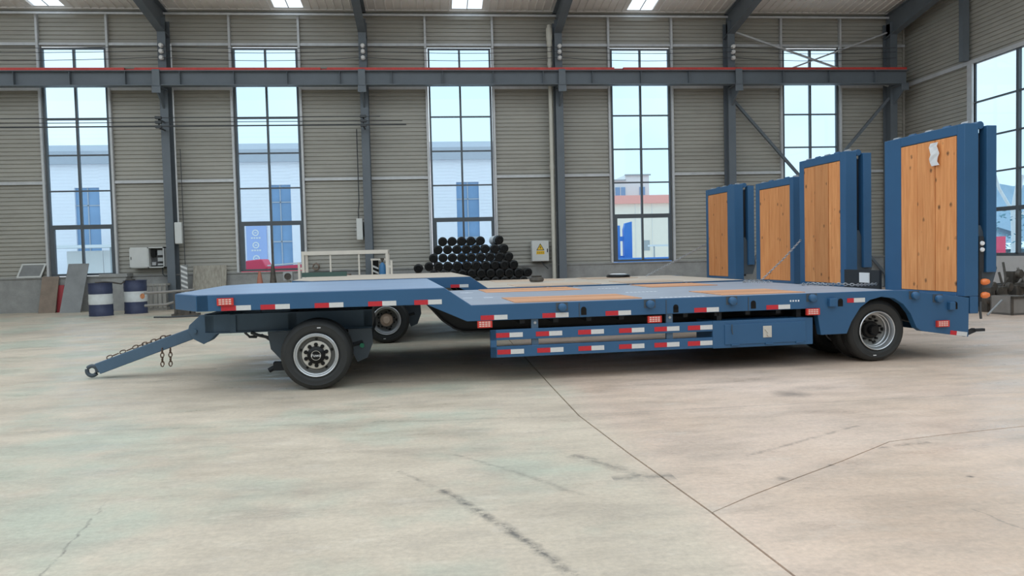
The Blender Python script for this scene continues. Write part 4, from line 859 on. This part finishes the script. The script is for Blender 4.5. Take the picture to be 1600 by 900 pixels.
MB().lathe([(0.150, 0.3), (0.150, 1.1)], (0, 0, 0), 'y', 18).build('wrapping', M['white'], o, True)
pipe(-0.52, 1.116, 'single black pipe lying left of the stack on a steel trestle')
bd = empty('pipe_bed', (1.42, 24.55, 0), label='low dark steel bed under the stack of black pipes', cat='steel bed')
for y in (-0.45, 0.45): MB().box(-1.7, 1.7, y-0.05, y+0.05, 0.42, 0.51).build('bearer', M['iron'], bd)
for x in (-1.6, 0, 1.6):
    for y in (-0.45, 0.45): MB().box(x-0.05, x+0.05, y-0.05, y+0.05, 0, 0.42).build('leg', M['iron'], bd)
tr_ = empty('low_trestle', (-0.53, 24.5, 0), label='dark steel trestle under the single black pipe left of the stack', cat='trestle')
MB().box(-0.10, 0.10, -0.5, -0.42, 0.90, 0.965).box(-0.10, 0.10, 0.42, 0.5, 0.90, 0.965).build('top_rail', M['iron'], tr_)
for y in (-0.46, 0.46):
    for x in (-0.08, 0.08): MB().box(x-0.02, x+0.02, y-0.02, y+0.02, 0, 0.90).build('leg', M['iron'], tr_)

# white rack frame
rk = empty('rack_frame', (-2.48, 22.0, 0), label='cream tubular steel rack frame standing behind the trailers', cat='rack')
for y in (-0.3, 0.3):
    for x in (-1.14, 1.15): MB().box(x-0.035, x+0.035, y-0.035, y+0.035, 0, 1.66).build('post', M['rackw'], rk)
    MB().box(-1.175, 1.185, y-0.04, y+0.04, 1.60, 1.70).build('top_rail', M['rackw'], rk)
    MB().box(-1.175, 1.185, y-0.03, y+0.03, 0.30, 0.36).build('lower_rail', M['rackw'], rk)
for x in (-1.14, 1.15): MB().box(x-0.03, x+0.03, -0.3, 0.3, 1.61, 1.69).build('end_rail', M['rackw'], rk)
for x in (-0.40, 0.38): MB().box(x-0.02, x+0.02, -0.32, -0.28, 0.36, 1.60).build('upright', M['rackw'], rk)
for x in (-1.25, 1.27): MB().box(x-0.03, x+0.03, -0.35, -0.29, 0, 1.40).box(min(x, x*0.93), max(x, x*0.93), -0.34, -0.30, 1.2, 1.26).build('stop_post', M['rackw'], rk)
# gas cylinder
gc = empty('gas_cylinder', (-1.67, 24.8, 0), label='slim blue gas cylinder standing by the second column', cat='gas cylinder')
MB().lathe([(0, 0), (0.10, 0), (0.105, 0.02), (0.105, 1.15), (0.09, 1.25), (0.05, 1.30), (0.04, 1.33), (0, 1.33)], (0, 0, 0), 'z', 20).build('body', M['cylblue'], gc, True)
MB().lathe([(0.03, 1.33), (0.03, 1.40), (0.055, 1.40), (0.055, 1.46), (0, 1.46)], (0, 0, 0), 'z', 12).build('valve', M['iron'], gc, True)
MB().box(-0.35, 0.25, 0.0, 0.06, 1.40, 1.46).box(-0.33, -0.29, 0.0, 0.06, 0, 1.40).box(0.19, 0.23, 0.0, 0.06, 0, 1.40).build('cylinder_stand', M['rackw'], label='thin pale stand frame behind the blue gas cylinder', cat='stand').location = (-1.70, 24.98, 0)
# barrels
def barrel(x, y, h, lab, patch=False):
    b = empty('oil_barrel', (x, y, 0), label=lab, cat='barrel', group='striped oil barrels')
    R = 0.315
    def band(z0, z1, m):
        pr = [(R, z0), (R, z0+0.02), (R+0.008, (z0+z1)/2-0.02), (R, (z0+z1)/2), (R, z1)]
        return MB().lathe(pr, (0, 0, 0), 'z', 32).build('band', m, b, True)
    band(0.0, 0.36*h, M['navy']); band(0.36*h, 0.68*h, M['barrelw']); band(0.68*h, h, M['navy'])
    MB().lathe([(R, h), (R+0.012, h), (R+0.012, h+0.02), (R-0.02, h+0.02), (R-0.02, h-0.01), (0, h-0.01)], (0, 0, 0), 'z', 32).build('lid', M['navy'], b, True)
    MB().lathe([(0.0, 0.0), (R+0.012, 0.0), (R+0.012, 0.02), (R, 0.02)], (0, 0, 0), 'z', 32).build('rim', M['navy'], b, True)
    if patch:
        a = math.radians(-35); pm_ = MB(); n = 10; vs = [((R+0.01)*math.cos(a), (R+0.01)*math.sin(a), 0.53*h)]
        for k in range(n):
            t = 2*math.pi*k/n; da = 0.25*math.cos(t); vs.append(((R+0.01)*math.cos(a+da), (R+0.01)*math.sin(a+da), 0.53*h+0.085*math.sin(t)))
        pm_.add(vs, [(0, 1+k, 1+(k+1) % n) for k in range(n)]); pm_.build('rust_patch', M['rustpatch'], b)
    return b
barrel(-9.66, 23.3, 0.93, 'left navy and white striped oil barrel, without rust')
barrel(-8.95, 24.0, 0.97, 'right navy and white striped oil barrel with an orange rust patch', True)
MB().tube([(-9.78, 23.25, 0.965), (-9.55, 23.32, 0.975), (-9.36, 23.45, 0.95), (-9.2, 23.62, 0.90), (-9.13, 23.8, 1.0), (-8.95, 24.0, 1.005)], 0.022, 8).build('hose', M['iron'], label='dark hose draped over the tops of both striped barrels', cat='hose')
# leaning boards
def leaning(name, x0, x1, yb, yt, z0, z1, mat, lab, cat, th=0.03, edge=None, skew=0.0):
    e = MB(); vs = []
    for (y, z, sk) in ((yb, z0, 0), (yt, z1, skew)):
        vs += [(x0+sk, y, z), (x1+sk, y, z), (x1+sk, y+th, z), (x0+sk, y+th, z)]
    e.add(vs, [(0, 3, 2, 1), (4, 5, 6, 7), (0, 1, 5, 4), (1, 2, 6, 5), (2, 3, 7, 6), (3, 0, 4, 7)])
    o = e.build(name, mat, label=lab, cat=cat)
    if edge:
        f = MB(); k = 0.025
        f.bar((x0+k, yb-0.006, z0+k), (x0+skew+k, yt-0.006, z1-k), 0.02, 2*k, (1, 0, 0)); f.bar((x1-k, yb-0.006, z0+k), (x1+skew-k, yt-0.006, z1-k), 0.02, 2*k, (1, 0, 0)); f.bar((x0, yb-0.006, z0+k), (x1, yb-0.006, z0+k), 0.02, 2*k); f.bar((x0+skew, yt-0.006, z1-k), (x1+skew, yt-0.006, z1-k), 0.02, 2*k)
        f.build('edge_trim', edge, o)
    return o
leaning('grey_panel', -13.24, -12.50, 25.86, 25.90, 1.12, 1.57, M['sheetgrey'], 'grey pale-edged panel propped on the wall base at far left', 'panel', 0.02, M['boxwhite'], 0.16)
leaning('brown_board', -12.45, -11.94, 25.45, 25.82, 0.0, 1.14, M['brown'], 'brown board leaning on the wall base left of the grey sheet', 'board')
leaning('red_board', -11.99, -11.80, 25.65, 25.82, 0.0, 0.86, M['redp'], 'narrow red board between the brown board and grey sheet', 'board', 0.05)
leaning('steel_sheet', -11.72, -11.10, 25.25, 25.78, 0.0, 1.53, M['sheetgrey'], 'tall grey steel sheet leaning below the leftmost window', 'steel sheet', 0.03, None, 0.10)
leaning('plywood_board', -7.78, -6.74, 25.45, 25.78, 0.0, 1.37, M['ply'], 'weathered plywood board leaning beside the leftmost column', 'board', 0.03)
MB().box(-10.5, -9.75, 25.45, 25.88, 0, 1.16).box(-10.55, -9.70, 25.40, 25.88, 1.08, 1.18).build('concrete_pier', M['sill'], label='low concrete pier behind the left striped barrel', cat='pier', kind='structure')
ct = empty('slatted_crate', (-8.74, 25.05, 0), label='grey wooden slatted crate right of the striped barrels', cat='crate')
for k in range(5): MB().box(-0.32+k*0.135, -0.32+k*0.135+0.10, -0.02, 0.0, 0.08, 0.78).build('slat', M['oldwood'], ct)
MB().box(-0.34, 0.34, -0.05, 0.35, 0.78, 0.84).build('top_board', M['oldwood'], ct); MB().box(-0.32, 0.32, 0.0, 0.3, 0.0, 0.10).box(-0.32, 0.32, 0.0, 0.03, 0.4, 0.5).build('base', M['oldwood'], ct)
for z0, z1, lab in ((0.66, 0.68, 'upper of two rusty steel bars beside the slatted crate'), (0.31, 0.46, 'lower bent rusty steel bar beside the slatted crate')):
    MB().tube([(-8.05, 22.2, z0), (-7.5, 22.2, z0+0.01), (-7.2, 22.2, (z0+z1)/2+0.02), (-6.7, 22.2, z1+0.03)], 0.035, 8).build('steel_bar', M['bin'], label=lab, cat='steel bar', group='steel bars by the crate')
bs = empty('bar_stand', (-6.95, 22.2, 0), label='dark scrap stand holding the two rusty bars', cat='stand')
MB().box(-0.35, 0.35, -0.15, 0.15, 0, 0.06).box(-0.3, -0.22, -0.06, 0.06, 0.06, 0.62).box(0.15, 0.24, -0.06, 0.06, 0.06, 0.70).build('frame', M['iron'], bs); MB().box(-0.2, 0.12, -0.1, 0.1, 0.06, 0.40).build('block', M['iron'], bs)
MB().tube([(-7.6, 21.6, 0.02), (-7.2, 21.45, 0.02), (-6.6, 21.5, 0.03), (-6.1, 21.7, 0.02), (-5.6, 21.6, 0.02)], 0.025, 6).build('floor_hose', M['cable'], label='thin dark hose lying on the floor below the rusty bars', cat='hose')
# cones and a small motor box behind the trailer neck
cn = empty('traffic_cone', (-5.09, 23.0, 0), label='faded orange traffic cone below the second window', cat='cone')
MB().lathe([(0.0, 1.17), (0.035, 1.17), (0.09, 0.82), (0.17, 0.05), (0.0, 0.05)], (0, 0, 0), 'z', 20).build('cone_body', M['cone'], cn, True); MB().box(-0.19, 0.19, -0.19, 0.19, 0, 0.05).build('base', M['black'], cn)
cn = empty('dark_post', (-4.71, 23.0, 0), label='dark tapering post standing below the second window', cat='post')
MB().lathe([(0.0, 2.1), (0.02, 2.1), (0.025, 1.40), (0.05, 1.30), (0.10, 0.80), (0.15, 0.05), (0.0, 0.05)], (0, 0, 0), 'z', 16).build('post_body', M['iron'], cn, True); MB().box(-0.17, 0.17, -0.17, 0.17, 0, 0.05).build('base', M['black'], cn)
mt = empty('fan_box', (-4.31, 23.2, 0), label='small grey box with a round fan on a stand', cat='fan')
MB().box(-0.13, 0.13, -0.1, 0.15, 0.88, 1.13).box(-0.05, 0.05, -0.03, 0.07, 0, 0.88).box(-0.2, 0.2, -0.2, 0.2, 0, 0.04).build('housing', M['boxgrey'], mt)
MB().lathe([(0.10, -0.10), (0.10, -0.13), (0.075, -0.13), (0.07, -0.11), (0.03, -0.11), (0.03, -0.125), (0, -0.125)], (0, 0, 1.0), 'y', 20).build('fan', M['iron'], mt, True)
ho = MB()
for k in range(3):
    ho.tube([(0.10*math.cos(t*math.pi/6), -0.03*k, 0.10*math.sin(t*math.pi/6)) for t in range(12)], 0.028, 6, closed=True)
ho.bar((0, 0, 0.12), (0, 0.10, 0.12), 0.03, 0.03); ho.build('hose_coil', M['brown'], None, True, label='dark coil of hose hung on the wall inside the white rack', cat='hose').location = (-3.89, 25.82, 1.24)
# timber heap behind the rack
for k, (x, z, l) in enumerate(((-3.3, 0.95, 1.2), (-3.1, 0.87, 1.5), (-3.4, 0.79, 1.3))):
    MB().box(x-l/2, x+l/2, 24.6+0.1*k, 25.2, z-0.04, z+0.04).build('timber_baulk', M['brown'], label=('top', 'middle', 'bottom')[k]+' brown timber baulk of the heap behind the white rack', cat='timber', group='timber heap behind the rack')
MB().box(-3.9, -2.5, 24.7, 25.2, 0, 0.75).build('pallet_box', M['brown'], label='low brown box carrying the timber heap behind the rack', cat='box')

# ================================================================== MACHINE SCRAP AT THE RIGHT
def scrap(x, y, lab, seed, w, h, name='scrap_machine'):
    r = random.Random(seed); e = empty(name, (x, y, 0), 0.3, label=lab, cat='machinery', group='machine parts by the right wall')
    MB().box(-w/2, w/2, -w/2, w/2, 0.0, h*0.5).build('block', M['iron'], e, bevel=0.02)
    for k in range(7):
        a, b, c = r.uniform(-w/2, w/2), r.uniform(-w/2, w/4), r.uniform(h*0.45, h*0.8)
        MB().box(a-r.uniform(.05, .14), a+r.uniform(.05, .14), b-.1, b+.1, h*0.45, c).build('housing', M['iron'], e, bevel=0.012)
    for k in range(4):
        a, c = r.uniform(-w/2, w/2), r.uniform(h*0.3, h*0.75)
        MB().lathe([(0, -0.05), (0.08, -0.05), (0.10, -0.03), (0.10, 0.03), (0, 0.03)], (a, -w/2-0.02, c), 'y', 14).build('flange', M['iron'], e, True)
    for k in range(4):
        p = Vector((r.uniform(-w/2, w/2), r.uniform(-w/2, 0), h*0.5)); q = p+Vector((r.uniform(-.35, .35), r.uniform(-.2, .2), r.uniform(.2, h*0.5)))
        MB().cyl(p, q, 0.025, 8).build('rod', M['iron'] if k % 2 else M['bin'], e)
    return e
scrap(11.85, 15.6, 'low black machine parts nearest the trailer tail', 3, 0.7, 0.74)
scrap(12.75, 15.9, 'tall black machine frame behind the open bin', 8, 0.8, 1.08)
scrap(13.75, 15.7, 'black machine parts at the right edge behind the crate', 12, 0.8, 0.9)
def bin_(x, y, w, d, h, mat, lab):
    b = empty('open_bin', (x, y, 0), 0.15, label=lab, cat='bin')
    MB().box(-w/2, w/2, -d/2, -d/2+0.03, 0, h).build('front_panel', mat, b); MB().box(-w/2, w/2, d/2-0.03, d/2, 0, h).build('rear_panel', mat, b)
    [MB().box(xq, xq+0.03, -d/2, d/2, 0, h).build('side_panel', mat, b) for xq in (-w/2, w/2-0.03)]; MB().box(-w/2, w/2, -d/2, d/2, 0.0, 0.04).build('bottom', mat, b)
    MB().box(-w/2-0.02, w/2+0.02, -d/2-0.02, -d/2, h-0.05, h).box(-w/2-0.02, -w/2+0.03, -d/2-0.02, -d/2, 0, h).box(w/2-0.03, w/2+0.02, -d/2-0.02, -d/2, 0, h).build('rim', M['iron'], b)
    return b
bin_(11.66, 14.6, 0.40, 0.5, 0.38, M['bin'], 'grey steel bin full of black machine parts')
bin_(12.25, 14.35, 0.55, 0.5, 0.40, M['boxgrey'], 'pale grey steel bin at the right edge of the picture')
MB().cyl((11.0, 14.35, 0.02), (11.43, 14.5, 0.30), 0.02, 8).build('steel_rod', M['chain'], label='bright steel rod leaning against the grey bin', cat='rod')

# ================================================================== OUTSIDE
A = empty('factory_building', (0, 48, 0), label='pale lilac factory hall across the yard, seen through the left windows', cat='building')
def ribs(x0, x1, z0, z1):
    mb = MB().box(x0, x1, 0.02, 0.3, z0, z1); z = z0
    while z < z1-0.05: mb.box(x0, x1, 0, 0.03, z, min(z+0.17, z1)); z += 0.2
    return mb
openings = [(-21.1, -19.7), (-9.9, -8.6), (1.45, 2.85)]
xs = [-40]+[v for ab in openings for v in ab]+[6.3]
for i in range(0, len(xs), 2): ribs(xs[i], xs[i+1], -0.05, 7.45).build('wall_panel', M['lilac'], A)
for a, b in openings:
    ribs(a, b, 6.08, 7.45).build('wall_panel', M['lilac'], A)
    w_ = MB().box(a, b, 0.15, 0.2, -0.05, 6.08).build('door_glazing', M['blueglass'], A)
    MB().box((a+b)/2-0.03, (a+b)/2+0.03, 0.1, 0.16, 0, 6.08).box(a, b, 0.1, 0.16, 5.0, 5.06).box(a, b, 0.1, 0.16, 3.7, 3.76).box(a, b, 0.1, 0.16, 2.6, 2.68).build('door_frame', M['fascia'], w_)
MB().prism([(-0.3, 7.45), (-0.3, 8.2), (2.5, 8.95), (2.5, 7.45)], 'x', -40, 6.6).build('roof_band', M['fascia'], A)
MB().box(-40, 6.0, 0.3, 20, -0.05, 7.4).build('hall_body', M['fascia'], A)
sg = MB().box(-11.3, -10.1, -0.12, -0.02, 1.0, 3.75).build('sign_panel', M['signblue'], A)
for z in (1.65, 2.45, 3.2):
    MB().lathe([(0.13, -0.14), (0.20, -0.14), (0.20, -0.12), (0.13, -0.12), (0.13, -0.14)], (-10.75, 0, z), 'y', 20).box(-10.82, -10.68, -0.14, -0.12, z-0.03, z+0.03).build('sign_icon', M['white'], sg)
    for k in range(4): MB().box(-11.02+0.15*k, -10.91+0.15*k, -0.14, -0.12, z-0.36, z-0.27).build('sign_character', M['white'], sg)
cp_ = empty('yard_canopy', (-19.9, 45.0, 0), label='white flat canopy over pale doors outside the leftmost window', cat='canopy')
MB().box(-1.9, 2.3, -0.8, 1.4, 2.45, 2.6).build('roof_slab', M['white'], cp_)
for x in (-1.2, 2.1): MB().box(x-0.05, x+0.05, -0.5, -0.4, -0.05, 2.45).build('post', M['boxgrey'], cp_)
for k in range(3): MB().box(-0.9+k*1.0, 0.05+k*1.0, 1.0, 1.1, -0.05, 2.3).build('door_leaf', M['offw'], cp_)
rc = empty('red_cover', (-7.75, 33.8, 0), label='red tarpaulin covered load outside the second window, left part', cat='covered load')
MB().prism([(-0.75, -0.05), (0.62, -0.05), (0.60, 1.10), (0.38, 1.56), (-0.30, 1.50), (-0.36, 1.36), (-0.75, 1.34)], 'y', 0, 1.4).build('tarpaulin', M['redcover'], rc, bevel=0.06)
rc = empty('red_cover', (-5.8, 33.6, 0), label='low red and white cover outside the second window, right part', cat='covered load')
MB().prism([(-1.3, -0.05), (1.2, -0.05), (1.2, 1.36), (-1.3, 1.22)], 'y', 0, 1.2).build('tarpaulin', M['redcover'], rc, bevel=0.04); MB().prism([(-1.3, 1.25), (1.2, 1.40), (1.2, 1.46), (-1.3, 1.30)], 'y', 0, 1.2).build('top_band', M['offw'], rc)
B = empty('office_building', (0, 80, 0), label='beige building with a pink band seen through the fourth window', cat='building')
MB().box(14, 40, 0, 8, -0.05, 6.6).build('wall', M['beige'], B); MB().box(13.8, 40.2, -0.5, 8.2, 6.6, 7.45).build('pink_fascia', M['pink'], B)
up = MB().box(14, 21.05, 3, 9, 7.45, 9.4).box(21.05, 23.7, 3, 9, 7.45, 9.95).build('upper_storey', M['offw'], B)
MB().box(14, 21.05, 2.8, 3, 9.3, 9.45).box(20.95, 23.85, 2.8, 3, 9.85, 10.0).build('parapet', M['boxgrey'], up)
for a, b in ((19.9, 21.0), (22.6, 23.2), (17.5, 18.6)): w_ = MB().box(a, b, 2.9, 3.0, 7.6, 8.6).build('window', M['blueglass'], up); MB().box((a+b)/2-0.03, (a+b)/2+0.03, 2.86, 2.9, 7.6, 8.6).build('glazing_bar', M['offw'], w_)
for a, b in ((22.0, 22.8), (25.3, 26.3), (16.0, 17.0)): MB().box(a, b, -0.05, 0.0, 1.6, 2.7).build('window', M['boxgrey'], B)
for x in (21.3, 23.1, 25.0): MB().box(x-0.02, x+0.02, -0.06, 0, 0, 6.6).build('wall_seam', M['offw'], B)
bm = empty('blue_machine', (8.95, 36, 0), label='tall blue steel machine frame outside the fourth window', cat='machine')
MB().box(-0.35, -0.16, -0.15, 0.15, -0.05, 2.74).build('column', M['machblue'], bm); MB().prism([(0.02, -0.05), (0.42, -0.05), (0.42, 2.92), (0.10, 2.84), (0.02, 2.55)], 'y', -0.15, 0.15).build('column', M['machblue'], bm)
MB().box(-0.2, 0.1, -0.1, 0.1, 2.0, 2.22).box(-0.2, 0.1, -0.1, 0.1, 1.2, 1.3).build('crossbeam', M['machblue'], bm)
fb = empty('blue_flatbed', (9.9, 35.0, 0), label='low blue flatbed outside the fourth window', cat='flatbed')
MB().box(-1.6, 2.4, -0.6, 0.6, 0.9, 1.2).build('bed', M['machblue'], fb)
for x in (-1.3, 2.0): MB().lathe([(0, -0.5), (0.4, -0.5), (0.45, -0.45), (0.45, -0.3), (0, -0.3)], (x, 0, 0.4), 'y', 20).build('wheel', M['rubber'], fb, True)
wt_ = empty('white_table', (13.2, 42, 0), label='white trestle tables beyond the blue flatbed', cat='table')
MB().box(-1.2, 1.2, -0.5, 0.5, 1.75, 1.85).build('top', M['white'], wt_)
for x in (-1.1, -0.2, 1.1): MB().box(x-0.03, x+0.03, -0.45, -0.39, -0.05, 1.75).build('leg', M['boxgrey'], wt_)
# hill and tree beyond the end wall
hv = []; hf = []; nx, ny = 26, 8
for j in range(ny):
    for i in range(nx):
        x = 60+i*10; y = 60+j*22; t = j/(ny-1)
        hv.append((x+j*6, y, -2+16*math.sin(math.pi*min(1, t*0.9))*(0.75+0.25*math.sin(i*0.9)+0.12*math.sin(i*2.3))))
for j in range(ny-1):
    for i in range(nx-1): hf.append((j*nx+i, j*nx+i+1, (j+1)*nx+i+1, (j+1)*nx+i))
MB().add(hv, hf).build('hill', M['hill'], None, True, label='hazy blue hill outside the end wall window', cat='hill', kind='structure')
tr2 = empty('pale_tree', (26.95, 33.5, 0), label='pale-trunked tree outside the end wall window', cat='tree')
MB().tube([(0, 0, 0), (0.1, 0, 1.5), (0.05, 0, 3.0), (0.4, 0, 4.6)], 0.14, 8).tube([(0.05, 0, 2.8), (-0.7, 0, 4.0), (-0.9, 0, 4.6)], 0.07, 6).tube([(0.1, 0, 2.2), (0.9, 0, 3.4)], 0.06, 6).build('trunk', M['white'], tr2, True)
lf = MB(); r = random.Random(4)
for k in range(260):
    a, b, c = r.gauss(0, .9), r.gauss(0, .8), r.uniform(0.9, 3.1); s = 0.10; t = r.uniform(0, 6.28)
    u = Vector((math.cos(t), math.sin(t), r.uniform(-.5, .5)))*s; v = Vector((-math.sin(t), math.cos(t), r.uniform(-1, 1)))*s; p = Vector((a, b, c))
    lf.add([p-u, p+v*0.5, p+u, p-v*0.5], [(0, 1, 2, 3)])
o = lf.build('foliage', M['leaf'], tr2); o['kind'] = 'stuff'
rs = empty('red_stall', (24.62, 31.5, 0), label='small red stall outside the end wall window', cat='stall')
MB().box(-0.35, 0.35, -0.3, 0.3, -0.05, 1.0).build('counter', M['offw'], rs); MB().box(-0.14, 0.16, -0.28, 0.28, 1.0, 1.75).build('panel', M['redcover'], rs)
